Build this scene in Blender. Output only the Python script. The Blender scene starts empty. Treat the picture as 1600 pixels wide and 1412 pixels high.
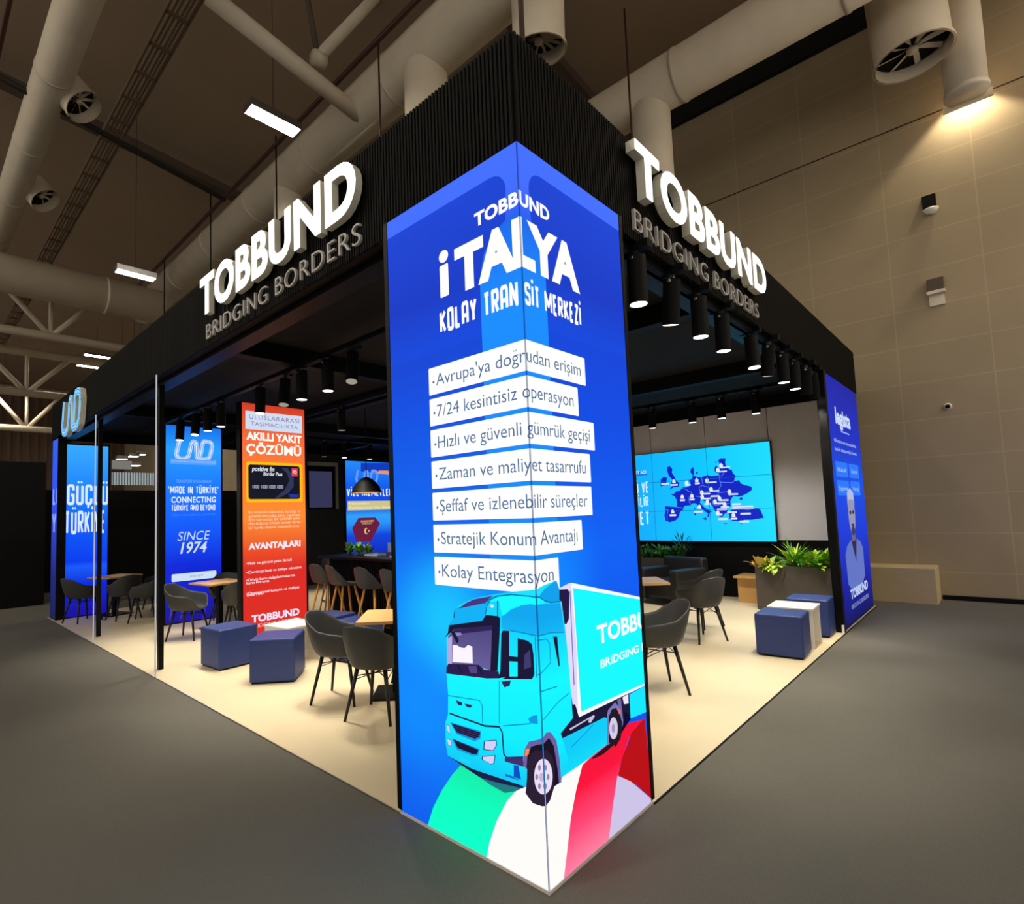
import bpy, bmesh, math, random
from mathutils import Vector, Matrix
from math import sin, cos, pi, radians as R
random.seed(7)
S = bpy.context.scene
COL = S.collection

# ------------------------------------------------------------------ camera
CAM = Vector((-2.04905, -1.58076, 1.69344)); YAW, PIT, ROL = 0.762891, 0.070593, -0.036221
FPX, PPX, PPY = 861.441, 738.402, 741.354            # focal length and principal point for a 1600x1412 frame
fw = Vector((cos(PIT)*cos(YAW), cos(PIT)*sin(YAW), sin(PIT)))
_r = Vector((sin(YAW), -cos(YAW), 0)); _u = _r.cross(fw)
rt = cos(ROL)*_r + sin(ROL)*_u; up = -sin(ROL)*_r + cos(ROL)*_u
cd = bpy.data.cameras.new('camera'); cam = bpy.data.objects.new('camera', cd); COL.objects.link(cam)
cam.matrix_world = Matrix(((rt.x, up.x, -fw.x, CAM.x), (rt.y, up.y, -fw.y, CAM.y), (rt.z, up.z, -fw.z, CAM.z), (0, 0, 0, 1)))
cd.sensor_fit = 'HORIZONTAL'; cd.sensor_width = 36; cd.lens = FPX/1600*36
cd.shift_x = (800-PPX)/1600; cd.shift_y = (PPY-706)/1600
cd.clip_end = 200
S.camera = cam

def at(ax, val, x, y):
    """the point where the sight line through photo pixel (x, y) meets the plane ax = val (metres)"""
    d = fw + (x-PPX)/FPX*rt - (y-PPY)/FPX*up
    i = 'xyz'.index(ax)
    return CAM + d*((val-CAM[i])/d[i])

# ------------------------------------------------------------------ world, exposure
S.view_settings.view_transform = 'Standard'; S.view_settings.look = 'None'
S.view_settings.exposure = 0; S.view_settings.gamma = 1; S.view_settings.use_curve_mapping = False
w = bpy.data.worlds.new('world'); S.world = w; w.use_nodes = True
w.node_tree.nodes['Background'].inputs[0].default_value = (1.0, .91, .78, 1)
w.node_tree.nodes['Background'].inputs[1].default_value = 0.82
SPOT_W, HALL_E, FLOOD_W = 52, 165, 190

# ------------------------------------------------------------------ materials
def lin(c):
    return tuple(((v/255)/12.92 if v/255 <= .04045 else ((v/255+.055)/1.055)**2.4) for v in c)
_mats = {}
def mat(name, rgb, rough=.5, metal=0, var=.08, scale=12, bump=0, spec=.5, coords='Object'):
    if name in _mats: return _mats[name]
    m = bpy.data.materials.new(name); m.use_nodes = True; nt = m.node_tree; n = nt.nodes; l = nt.links
    p = n['Principled BSDF']; c = lin(rgb)
    tc = n.new('ShaderNodeTexCoord'); nz = n.new('ShaderNodeTexNoise'); nz.inputs['Scale'].default_value = scale; nz.inputs['Detail'].default_value = 4
    l.new(tc.outputs[coords], nz.inputs['Vector'])
    mx = n.new('ShaderNodeMix'); mx.data_type = 'RGBA'
    mx.inputs[6].default_value = (*[v*(1-var) for v in c], 1); mx.inputs[7].default_value = (*[min(1, v*(1+var)) for v in c], 1)
    l.new(nz.outputs['Fac'], mx.inputs[0]); l.new(mx.outputs[2], p.inputs['Base Color'])
    p.inputs['Roughness'].default_value = rough; p.inputs['Metallic'].default_value = metal
    p.inputs['Specular IOR Level'].default_value = spec
    if bump:
        b = n.new('ShaderNodeBump'); b.inputs['Strength'].default_value = bump; b.inputs['Distance'].default_value = .01
        l.new(nz.outputs['Fac'], b.inputs['Height']); l.new(b.outputs[0], p.inputs['Normal'])
    _mats[name] = m; return m
def glow(rgb, k=1.0):
    """a lit screen colour"""
    key = 'lit_%d_%d_%d_%g' % (*rgb, k)
    if key in _mats: return _mats[key]
    m = bpy.data.materials.new(key); m.use_nodes = True; p = m.node_tree.nodes['Principled BSDF']
    p.inputs['Base Color'].default_value = (.01, .01, .012, 1); p.inputs['Roughness'].default_value = .55; p.inputs['Specular IOR Level'].default_value = .04
    p.inputs['Emission Color'].default_value = (*lin(rgb), 1); p.inputs['Emission Strength'].default_value = k
    _mats[key] = m; return m
def glow_ramp(name, stops, axis=2, k=1.0, spot=None):
    """a lit screen picture that runs through colours along one axis (object coordinates); spot=(centre, radius, rgb) adds a soft patch"""
    m = glow((1, 1, 1), k).copy(); m.name = name; nt = m.node_tree; n = nt.nodes; l = nt.links; p = n['Principled BSDF']
    tc = n.new('ShaderNodeTexCoord'); sp = n.new('ShaderNodeSeparateXYZ'); l.new(tc.outputs['Object'], sp.inputs[0])
    a, b = stops[0][0], stops[-1][0]
    mr = n.new('ShaderNodeMapRange'); mr.inputs[1].default_value = a; mr.inputs[2].default_value = b; l.new(sp.outputs[axis], mr.inputs[0])
    r = n.new('ShaderNodeValToRGB'); l.new(mr.outputs[0], r.inputs[0])
    for i, (z, c) in enumerate(stops):
        e = r.color_ramp.elements[i] if i < 2 else r.color_ramp.elements.new(1)
        e.position = (z-a)/(b-a)
    els = sorted(r.color_ramp.elements, key=lambda e: e.position)
    for e, (z, c) in zip(els, stops): e.color = (*lin(c), 1)
    out = r.outputs[0]
    for (cen, rad, c) in (spot or []):
        vm = n.new('ShaderNodeVectorMath'); vm.operation = 'DISTANCE'; vm.inputs[1].default_value = cen; l.new(tc.outputs['Object'], vm.inputs[0])
        m2 = n.new('ShaderNodeMapRange'); m2.interpolation_type = 'SMOOTHSTEP'; m2.inputs[1].default_value = 0; m2.inputs[2].default_value = rad; m2.inputs[3].default_value = 1; m2.inputs[4].default_value = 0
        l.new(vm.outputs['Value'], m2.inputs[0])
        mx = n.new('ShaderNodeMix'); mx.data_type = 'RGBA'; l.new(m2.outputs[0], mx.inputs[0]); l.new(out, mx.inputs[6]); mx.inputs[7].default_value = (*lin(c), 1); out = mx.outputs[2]
    l.new(out, p.inputs['Emission Color'])
    return m

BLACK = mat('black_matte', (13, 13, 14), .6, spec=.12)
BLACKG = mat('black_satin', (11, 11, 12), .4, spec=.12)
SLAT = mat('black_slat', (12, 12, 12), .7, var=.25, scale=3, spec=.12)
CEILB = mat('black_ceiling', (34, 34, 36), .8, var=.12, scale=2, spec=.12)
STEEL = mat('black_steel', (22, 21, 22), .4, .3)
SHELL = mat('grey_plastic', (54, 55, 56), .5, var=.04, spec=.4)
NAVY = mat('navy_leatherette', (32, 54, 118), .5, var=.06, scale=60, bump=.05)
WHITE = mat('white_laminate', (238, 234, 224), .35, var=.03)
GALV = mat('painted_duct', (222, 210, 190), .65, .0, var=.12, scale=2)
DRED = mat('dark_red_pipe', (70, 34, 30), .5)
DKBR = mat('brown_steel', (84, 72, 60), .7, var=.15, scale=2)
LEATHER = mat('black_leather', (34, 34, 36), .42, var=.15, scale=30, bump=.1)
TAUPE = mat('taupe_planter', (72, 66, 60), .55, var=.12, scale=5)
GOLD = mat('gold_lining', (190, 140, 60), .35, .8)
CHROME = mat('grey_metal', (150, 150, 150), .3, .9)
SOIL = mat('dark_soil', (30, 24, 18), .9, var=.3, scale=40)
SIGNSIDE = mat('sign_return', (226, 222, 205), .4, var=.03)
TAGM = mat('grey_lettering', (184, 182, 179), .55, var=.05)
def wood(name, rgb, rough=.45):
    if name in _mats: return _mats[name]
    m = mat(name, rgb, rough); nt = m.node_tree; n = nt.nodes; nz = [x for x in n if x.type == 'TEX_NOISE'][0]
    mp = n.new('ShaderNodeMapping'); mp.inputs['Scale'].default_value = (2, 22, 22); tc = [x for x in n if x.type == 'TEX_COORD'][0]
    nt.links.new(tc.outputs['Object'], mp.inputs[0]); nt.links.new(mp.outputs[0], nz.inputs['Vector'])
    mx = [x for x in n if x.type == 'MIX'][0]; c = lin(rgb)
    mx.inputs[6].default_value = (*[v*.75 for v in c], 1); mx.inputs[7].default_value = (*[min(1, v*1.2) for v in c], 1)
    return m
OAK = wood('light_oak', (205, 158, 92)); BEECH = wood('beech_leg', (214, 150, 62))
def leafmat(name, rgb): return mat(name, rgb, .45, var=.35, scale=9)
GREEN = leafmat('leaf_green', (84, 160, 56)); DGREEN = leafmat('leaf_dark', (38, 72, 30)); LIME = leafmat('leaf_lime', (170, 205, 50)); CROTON = leafmat('leaf_croton', (214, 176, 90))

# ------------------------------------------------------------------ mesh helpers
class MB:
    """collects boxes, bars, tubes and polygons, then links them as ONE mesh object"""
    def __init__(s): s.bm = bmesh.new(); s.mats = []
    def mi(s, m):
        if m not in s.mats: s.mats.append(m)
        return s.mats.index(m)
    def _new(s, f0, m, smooth):
        k = s.mi(m) if m else 0
        for f in list(s.bm.faces)[f0:]: f.material_index = k; f.smooth = smooth
    def poly(s, pts, m=None, smooth=False):
        f = s.bm.faces.new([s.bm.verts.new(p) for p in pts]); f.material_index = s.mi(m) if m else 0; f.smooth = smooth; return f
    def box(s, lo, hi, m=None, rot=None, bev=0):
        x0, y0, z0 = lo; x1, y1, z1 = hi; f0 = len(s.bm.faces)
        v = [s.bm.verts.new(p) for p in [(x0,y0,z0),(x1,y0,z0),(x1,y1,z0),(x0,y1,z0),(x0,y0,z1),(x1,y0,z1),(x1,y1,z1),(x0,y1,z1)]]
        fs = [s.bm.faces.new([v[i] for i in q]) for q in [(3,2,1,0),(4,5,6,7),(0,1,5,4),(1,2,6,5),(2,3,7,6),(3,0,4,7)]]
        if bev:
            es = list({e for f in fs for e in f.edges})
            bmesh.ops.bevel(s.bm, geom=es, offset=bev, segments=3, profile=.5, affect='EDGES')
        s._new(f0, m, False); return s
    def tube(s, p, q, r0, r1=None, m=None, n=12, cap=True):
        p, q = Vector(p), Vector(q); r1 = r0 if r1 is None else r1; d = (q-p).normalized(); f0 = len(s.bm.faces)
        a = d.orthogonal().normalized(); b = d.cross(a)
        A = [s.bm.verts.new(p+r0*(cos(2*pi*i/n)*a+sin(2*pi*i/n)*b)) for i in range(n)]
        B = [s.bm.verts.new(q+r1*(cos(2*pi*i/n)*a+sin(2*pi*i/n)*b)) for i in range(n)]
        for i in range(n): s.bm.faces.new([A[i], A[(i+1)%n], B[(i+1)%n], B[i]])
        if cap: s.bm.faces.new(A[::-1]); s.bm.faces.new(B)
        s._new(f0, m, n > 5); return s
    def lathe(s, prof, c=(0,0,0), m=None, n=24):
        f0 = len(s.bm.faces); rings = []
        for r, z in prof: rings.append([s.bm.verts.new((c[0]+r*cos(2*pi*i/n), c[1]+r*sin(2*pi*i/n), c[2]+z)) for i in range(n)])
        for A, B in zip(rings, rings[1:]):
            for i in range(n): s.bm.faces.new([A[i], A[(i+1)%n], B[(i+1)%n], B[i]])
        s._new(f0, m, True); return s
    def build(s, name, m=None, parent=None, loc=(0,0,0), rz=0):
        bmesh.ops.recalc_face_normals(s.bm, faces=s.bm.faces)
        me = bpy.data.meshes.new(name); s.bm.to_mesh(me); s.bm.free()
        for x in (s.mats or [m]): me.materials.append(x)
        o = bpy.data.objects.new(name, me); COL.objects.link(o); o.location = loc; o.rotation_euler = (0, 0, rz)
        if parent: o.parent = parent
        return o
def tag(o, label=None, cat=None, group=None, kind=None):
    if label: o['label'] = label
    if cat: o['category'] = cat
    if group: o['group'] = group
    if kind: o['kind'] = kind
    return o
def empty(name, loc=(0,0,0), rz=0, **k):
    o = bpy.data.objects.new(name, None); COL.objects.link(o); o.location = loc; o.rotation_euler = (0, 0, rz); o.empty_display_size = .1
    return tag(o, **k)
def copy_tree(o, parent=None, label=None, loc=None, rz=None):
    c = o.copy(); COL.objects.link(c)
    if parent: c.parent = parent
    if label: c['label'] = label
    if loc is not None: c.location = loc
    if rz is not None: c.rotation_euler = (0, 0, rz)
    for ch in list(o.children): copy_tree(ch, c)
    return c
ORD = 'first second third fourth fifth sixth seventh eighth ninth tenth eleventh twelfth'.split()

# ------------------------------------------------------------------ lettering
_g = {}
def _curve_mesh(body, off):
    c = bpy.data.curves.new('glyph', 'FONT'); c.body = body; c.offset = off; c.resolution_u = 5
    o = bpy.data.objects.new('glyph', c); COL.objects.link(o)
    me = bpy.data.meshes.new_from_object(o.evaluated_get(bpy.context.evaluated_depsgraph_get()))
    v = [(p.co.x, p.co.y) for p in me.vertices]; f = [list(p.vertices) for p in me.polygons]
    bpy.data.objects.remove(o); bpy.data.curves.remove(c); bpy.data.meshes.remove(me)
    return v, f
def _disc(cx, cy, r, n=12):
    return [(cx+r*cos(2*pi*i/n), cy+r*sin(2*pi*i/n)) for i in range(n)], [list(range(n))]
def _add(a, b):
    k = len(a[0]); return a[0]+b[0], a[1]+[[i+k for i in f] for f in b[1]]
BASE = {'İ': 'I', 'ğ': 'g', 'ş': 's', 'Ş': 'S', 'Ğ': 'G'}
def _xr(v): return (max(p[0] for p in v)-min(p[0] for p in v)) if v else 0
def glyph(ch, off):
    if (ch, off) in _g: return _g[ch, off]
    if ch == ' ': r = ([], [], .28)
    else:
        b = BASE.get(ch, ch)
        g = _curve_mesh(b, off); adv = _xr(_curve_mesh('H'+b+'H', off)[0]) - _xr(_curve_mesh('HH', off)[0])
        xs = [p[0] for p in g[0]]; mx = (min(xs)+max(xs))/2; t = .05+off
        if ch == 'İ': g = _add(g, _disc(mx, .84+off, .075+off*.8))
        if ch == 'ğ': g = _add(g, ([(mx-.13,.72),(mx-.06,.63),(mx+.06,.63),(mx+.13,.72),(mx+.09,.72),(mx+.04,.67),(mx-.04,.67),(mx-.09,.72)], [[0,1,6,7],[1,2,5,6],[2,3,4,5]]))
        if ch in 'şŞ': g = _add(g, ([(mx-.02,-.03),(mx+.06,-.03),(mx+.02,-.2),(mx-.05,-.2)], [[3,2,1,0]]))
        r = (g[0], g[1], adv)
    _g[ch, off] = r; return r
def text2d(s, off=0, track=0):
    """list of (verts, faces) per letter, cap height .69 before fitting, baseline 0"""
    x = 0; out = []
    for ch in s:
        v, f, adv = glyph(ch, off)
        if v: out.append(([(p[0]+x, p[1]) for p in v], f))
        x += adv + track
    return out
# block capitals with strokes of equal weight, for condensed headlines
BLK = {'K': (1, [[(0,0),(0,1)],[(0,.45),(1,1)],[(.25,.55),(1,0)]]), 'O': (1, [[(0,.08),(0,.92),(.15,1),(.85,1),(1,.92),(1,.08),(.85,0),(.15,0),(0,.08)]]),
 'L': (.85, [[(0,1),(0,0),(1,0)]]), 'A': (1, [[(0,0),(0,.9),(.15,1),(.85,1),(1,.9),(1,0)],[(0,.38),(1,.38)]]), 'Y': (1, [[(0,1),(.5,.45),(1,1)],[(.5,.45),(.5,0)]]),
 'T': (.9, [[(0,1),(1,1)],[(.5,1),(.5,0)]]), 'R': (1, [[(0,0),(0,1),(.85,1),(1,.9),(1,.6),(.85,.5),(0,.5)],[(.45,.5),(1,0)]]), 'N': (1.05, [[(0,0),(0,1),(1,0),(1,1)]]),
 'S': (1, [[(1,.78),(1,.92),(.85,1),(.15,1),(0,.92),(0,.62),(.15,.53),(.85,.47),(1,.38),(1,.08),(.85,0),(.15,0),(0,.08),(0,.22)]]),
 'I': (.0, [[(0,0),(0,1)]]), 'M': (1.4, [[(0,0),(0,1),(.5,.3),(1,1),(1,0)]]), 'E': (.8, [[(1,1),(0,1),(0,0),(1,0)],[(0,.5),(.85,.5)]]), 'Z': (.9, [[(0,1),(1,1),(0,0),(1,0)]]),
 'G': (1, [[(1,.75),(1,.92),(.85,1),(.15,1),(0,.92),(0,.08),(.15,0),(.85,0),(1,.08),(1,.48),(.5,.48)]]), 'U': (1, [[(0,1),(0,.08),(.15,0),(.85,0),(1,.08),(1,1)]]),
 'C': (1, [[(1,.72),(1,.92),(.85,1),(.15,1),(0,.92),(0,.08),(.15,0),(.85,0),(1,.08),(1,.28)]]), 'H': (1, [[(0,0),(0,1)],[(1,0),(1,1)],[(0,.5),(1,.5)]]),
 'V': (1, [[(0,1),(.5,0),(1,1)]]), 'D': (1, [[(0,0),(0,1),(.8,1),(1,.88),(1,.12),(.8,0),(0,0)]]), 'B': (1, [[(0,0),(0,1),(.85,1),(1,.9),(1,.6),(.85,.5),(0,.5)],[(.85,.5),(1,.4),(1,.1),(.85,0),(0,0)]])}
def stroke(pts, t):
    """a polyline as quads with small discs at the bends"""
    v, f = [], []
    for (a, b) in zip(pts, pts[1:]):
        dx, dy = b[0]-a[0], b[1]-a[1]; L = math.hypot(dx, dy) or 1; nx, ny = -dy/L*t/2, dx/L*t/2
        k = len(v); v += [(a[0]+nx, a[1]+ny), (a[0]-nx, a[1]-ny), (b[0]-nx, b[1]-ny), (b[0]+nx, b[1]+ny)]; f.append([k, k+1, k+2, k+3])
    for p in pts[1:-1]: v, f = _add((v, f), _disc(*p, t/2, 10))
    return v, f
def block2d(s, w=.36, t=.13, gap=.1, cap=.69):
    x = 0; out = []
    for ch in s:
        if ch == ' ': x += w*.75; continue
        b = {'İ': 'I', 'Ü': 'U', 'Ç': 'C', 'Ö': 'O', 'Ğ': 'G', 'Ş': 'S'}.get(ch, ch)
        if b in '"\'':
            out.append(([(x, cap), (x+t*.7, cap), (x+t*.7, cap*.72), (x, cap*.72)], [[0,1,2,3]])); x += t+gap; continue
        if b not in BLK: continue
        rw, sts = BLK[b]; ww = max(0, w*rw - t*(1 if rw else 0)); g = ([], [])
        for st in sts: g = _add(g, stroke([(x+t/2+p[0]*ww, t/2+p[1]*(cap-t)) for p in st], t))
        if ch == 'İ': g = _add(g, _disc(x+t/2, cap+t*.75, t*.55))
        if ch in 'ÜÖ': g = _add(_add(g, _disc(x+t/2+ww*.2, cap+t*.7, t*.42)), _disc(x+t/2+ww*.8, cap+t*.7, t*.42))
        if ch in 'ÇŞ': g = _add(g, ([(x+ww*.5, 0), (x+ww*.5+t, 0), (x+ww*.5+t*.7, -t), (x+ww*.5-t*.1, -t)], [[3,2,1,0]]))
        out.append(g); x += ww+t+gap
    return out
def fit(glyphs, u0, v0, u1, v1, cap=.69, slant=0):
    """scale lettering so that it spans u0..u1 and its cap height spans v0..v1"""
    a = min(p[0] for g in glyphs for p in g[0]); b = max(p[0] for g in glyphs for p in g[0])
    sx, sy = (u1-u0)/(b-a), (v1-v0)/cap
    return [([(u0+(p[0]-a)*sx+slant*p[1]*sy, v0+p[1]*sy) for p in v], f) for v, f in glyphs]

class Art:
    """flat picture on a screen: shapes in (u, v) metres on stacked layers, one mesh"""
    def __init__(s): s.bm = bmesh.new(); s.mats = []; s.k = 0
    def m(s, c):
        x = c if not isinstance(c, tuple) else glow(c)
        if x not in s.mats: s.mats.append(x)
        return s.mats.index(x)
    def shape(s, vf, c, layer=None):
        if layer is None: s.k += 1; layer = s.k
        v, f = vf; mi = s.m(c); V = [s.bm.verts.new((p[0], p[1], layer)) for p in v]
        for q in f:
            if len(set(q)) > 2:
                try: s.bm.faces.new([V[i] for i in q]).material_index = mi
                except ValueError: pass
        return layer
    def poly(s, pts, c): s.shape((pts, [list(range(len(pts)))]), c)
    def rect(s, u0, v0, u1, v1, c, r=0):
        if not r: return s.poly([(u0,v0),(u1,v0),(u1,v1),(u0,v1)], c)
        p = []
        for cx, cy, a in ((u1-r,v0+r,-90),(u1-r,v1-r,0),(u0+r,v1-r,90),(u0+r,v0+r,180)):
            p += [(cx+r*cos(R(a+d)), cy+r*sin(R(a+d))) for d in (0,30,60,90)]
        s.poly(p, c)
    def ell(s, cx, cy, rx, ry, c, rot=0, n=28):
        s.poly([(cx+rx*cos(t)*cos(rot)-ry*sin(t)*sin(rot), cy+rx*cos(t)*sin(rot)+ry*sin(t)*cos(rot)) for t in [2*pi*i/n for i in range(n)]], c)
    def line(s, pts, t, c): s.shape(stroke(pts, t), c)
    def text(s, glyphs, c):
        s.k += 1
        for g in glyphs: s.shape(g, c, s.k)
    def build(s, name, fn, parent, clip, eps=.0004, fold=False):
        bm = s.bm; bmesh.ops.triangulate(bm, faces=bm.faces, ngon_method='EAR_CLIP')
        for (co, no) in (((clip[0],0,0),(-1,0,0)), ((clip[2],0,0),(1,0,0)), ((0,clip[1],0),(0,-1,0)), ((0,clip[3],0),(0,1,0))):
            bmesh.ops.bisect_plane(bm, geom=bm.verts[:]+bm.edges[:]+bm.faces[:], plane_co=co, plane_no=no, clear_outer=True)
        if fold: bmesh.ops.bisect_plane(bm, geom=bm.verts[:]+bm.edges[:]+bm.faces[:], plane_co=(0,0,0), plane_no=(1,0,0))
        if fold:
            bmesh.ops.split_edges(bm, edges=[e for e in bm.edges if abs(e.verts[0].co.x) < 1e-6 and abs(e.verts[1].co.x) < 1e-6 and len(e.link_faces) > 1])
            side = {v: sum(f.calc_center_median().x for f in v.link_faces) for v in bm.verts}
        me = bpy.data.meshes.new(name); 
        pos = [fn((min(v.co.x, -1e-7) if side[v] < 0 else max(v.co.x, 0)) if fold else v.co.x, v.co.y, .001+v.co.z*eps) for v in bm.verts]
        for v, p_ in zip(bm.verts, pos): v.co = p_
        bm.to_mesh(me); bm.free()
        for x in s.mats: me.materials.append(x)
        o = bpy.data.objects.new(name, me); COL.objects.link(o); o.parent = parent; return o
W = (254, 253, 250)

# ================================================================== the hall
def mat_floor():
    m = mat('hall_carpet', (100, 98, 92), .95, var=.28, scale=180, bump=.3, spec=.1)
    nt = m.node_tree; n = nt.nodes; l = nt.links
    big = n.new('ShaderNodeTexNoise'); big.inputs['Scale'].default_value = .9; big.inputs['Detail'].default_value = 5
    tc = [x for x in n if x.type == 'TEX_COORD'][0]; l.new(tc.outputs['Object'], big.inputs['Vector'])
    mx0 = [x for x in n if x.type == 'MIX'][0]; mx = n.new('ShaderNodeMix'); mx.data_type = 'RGBA'; mx.blend_type = 'MULTIPLY'; mx.inputs[0].default_value = .5
    l.new(mx0.outputs[2], mx.inputs[6]); rp = n.new('ShaderNodeMapRange'); rp.inputs[3].default_value = .7; rp.inputs[4].default_value = 1.25; l.new(big.outputs['Fac'], rp.inputs[0])
    l.new(rp.outputs[0], mx.inputs[7]); l.new(mx.outputs[2], n['Principled BSDF'].inputs['Base Color']); return m
MB().box((-22,-12,-.3), (14,52,-.004)).build('floor', mat_floor()); 
tag(bpy.data.objects['floor'], 'dark grey carpet of the exhibition hall', kind='structure')
def mat_wall():
    m = mat('concrete_panels', (164, 148, 120), .8, var=.1, scale=1.3)
    nt = m.node_tree; n = nt.nodes; l = nt.links
    tc = [x for x in n if x.type == 'TEX_COORD'][0]; sp = n.new('ShaderNodeSeparateXYZ'); cb = n.new('ShaderNodeCombineXYZ'); l.new(tc.outputs['Object'], sp.inputs[0])
    l.new(sp.outputs[1], cb.inputs[0]); l.new(sp.outputs[2], cb.inputs[1])
    br = n.new('ShaderNodeTexBrick'); br.offset = 0; br.inputs['Scale'].default_value = 1; br.inputs['Brick Width'].default_value = 1.2; br.inputs['Row Height'].default_value = .64
    br.inputs['Mortar Size'].default_value = .012; br.inputs['Mortar Smooth'].default_value = .6; br.inputs['Color1'].default_value = (1,1,1,1); br.inputs['Color2'].default_value = (.95,.95,.95,1); br.inputs['Mortar'].default_value = (1.18,1.18,1.15,1)
    mp = n.new('ShaderNodeMapping'); mp.inputs['Location'].default_value = (.45,-.45,0); l.new(cb.outputs[0], mp.inputs[0]); l.new(mp.outputs[0], br.inputs['Vector'])
    mx0 = [x for x in n if x.type == 'MIX'][0]; mx = n.new('ShaderNodeMix'); mx.data_type = 'RGBA'; mx.blend_type = 'MULTIPLY'; mx.inputs[0].default_value = 1
    l.new(mx0.outputs[2], mx.inputs[6]); l.new(br.outputs['Color'], mx.inputs[7]); l.new(mx.outputs[2], n['Principled BSDF'].inputs['Base Color']); return m
WALLM = mat_wall()
tag(MB().box((10,-12,-.3), (10.4,52,8.2)).box((10.03,-12,8.24), (10.4,52,10.3)).build('wall_right', WALLM), 'tall beige concrete panel hall wall', kind='structure')
tag(MB().box((10.05,-12,8.2), (10.3,52,8.24), BLACK).build('trim_1', BLACK), 'dark joint line along the hall wall', kind='structure')
tag(MB().box((9.9,-12,10.3), (10.4,52,11.9)).build('trim_2', mat('dark_gap', (14,12,11), .9)), 'dark band above the hall wall', kind='structure')
def mat_corr():
    m = mat('corrugated_sheet', (112, 88, 72), .6, var=.25, scale=.5); return m
mb = MB(); mb.box((-22,47,-.3), (14,47.4,13))
for i in range(60): mb.box((-20+i*.5,46.9,0), (-19.8+i*.5,47,12))
tag(mb.build('wall_back', mat_corr()), 'brown corrugated end wall of the hall', kind='structure')
mb = MB(); mb.poly([(-22,-12,14.6),(10.4,-12,10.9),(10.4,52,10.9),(-22,52,14.6)]); mb.poly([(-22,-12,14.8),(-22,52,14.8),(10.4,52,11.1),(10.4,-12,11.1)])
tag(mb.build('ceiling', mat('roof_sheet', (156, 136, 114), .85, var=.12, scale=.6)), 'brown sloping hall roof', kind='structure')
tag(MB().box((9.35,-.73,-.012), (10,14,.56), bev=.01).build('wall_plinth', mat('plinth', (190, 170, 130), .8)), 'low beige concrete ledge at the foot of the hall wall', 'ledge')

tag(MB().box((9.96,-12,-.012), (10,-.75,.07), BLACK).build('baseboard_right', BLACK), 'dark skirting at the foot of the hall wall', kind='structure')
def pipe_run(name, a, b, r, m, parent=None, joints=0, n=20):
    mb = MB(); mb.tube(a, b, r, m=m, n=n); a, b = Vector(a), Vector(b)
    for i in range(joints):
        c = a.lerp(b, (i+.5)/joints); d = (b-a).normalized(); mb.tube(c-d*.03, c+d*.03, r*1.03, m=m, n=n)
    return mb.build(name, m, parent)
def diffuser(duct, pos, r, h, tilt=(0,0,-1), blades=16):
    d = Vector(tilt).normalized(); top = Vector(pos); bot = top+d*h
    nz = MB().tube(top, bot, r, m=GALV, n=28, cap=False).tube(bot-d*.04, bot, r*1.06, m=GALV, n=28, cap=False).build('drop_nozzle', GALV, duct)
    mb = MB(); a = d.orthogonal().normalized(); b = d.cross(a); c = bot-d*.16
    mb.tube(c, c+d*.06, r*.16, m=GALV, n=12)
    for i in range(blades):
        t = 2*pi*i/blades; t2 = t+2*pi/blades*.55
        p = [c+d*.0+r*.15*(cos(t)*a+sin(t)*b), c+r*.95*(cos(t)*a+sin(t)*b), c-d*.08+r*.95*(cos(t2)*a+sin(t2)*b), c-d*.05+r*.15*(cos(t2)*a+sin(t2)*b)]
        mb.poly(p, GALV)
    ob = mb.build('swirl_blades', GALV, nz)
    k = MB(); k.tube(bot-d*.2, bot-d*.19, r*.98, m=BLACK, n=24); k.build('dark_throat', BLACK, nz)
def duct(x, z, r, y0, y1, label, joints):
    o = empty('ventilation_duct', (0,0,0), label=label, cat='duct', group='ceiling ventilation ducts')
    pipe_run('duct_pipe', (x,y0,z), (x,y1,z), r, GALV, o, joints, 28); return o
d1 = duct(7.35, 9.3, .44, -9, 30, 'thick pale ventilation duct nearest the hall wall', 16)
diffuser(d1, (7.35,2.55,9.0), .34, 1.6)
d2 = duct(3.82, 9.3, .44, -9, 20, 'thick pale ventilation duct passing over the peak of the slatted fascia', 11)
diffuser(d2, (3.85,2.5,9.0), .36, .95, (.12,.1,-1)); diffuser(d2, (3.8,4.75,9.0), .36, 1.5); diffuser(d2, (3.8,9.4,9.0), .3, 1.2)
d3 = duct(-.42, 9.3, .27, -9, 30, 'slim pale ventilation duct beside the cable tray', 16)
q = at('z', 9.2, 102, 165); diffuser(d3, (q.x-.02,q.y-.15,9.45), .3, .46, (.55,-.4,-.8), 10)
q = at('z', 9.2, 48, 312); diffuser(d3, (q.x-.02,q.y-.2,9.45), .3, .46, (.55,-.4,-.8), 10)
q = at('x', 8.6, 1425, 92)
bn = empty('air_outlet', label='big round air outlet nozzle hanging open mouthed before the hall wall', cat='air outlet'); diffuser(bn, (q.x,q.y+.12,11.2), .48, 11.2-q.z, (0,-.05,-1), 8)
q = at('x', 9.4, 1511, 150)
o = empty('downpipe', label='pale vertical downpipe ending at the dark joint of the hall wall', cat='pipe'); MB().tube((9.4,q.y,q.z+.1), (9.4,q.y,10.9), .26, n=24).build('pipe_shaft', GALV, o); MB().tube((9.4,q.y,q.z+.02), (9.4,q.y,q.z+.1), .275, n=24).box((9.6,q.y-.3,q.z-.02),(9.66,q.y+.3,q.z+.1)).build('corbel', GALV, o)
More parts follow.
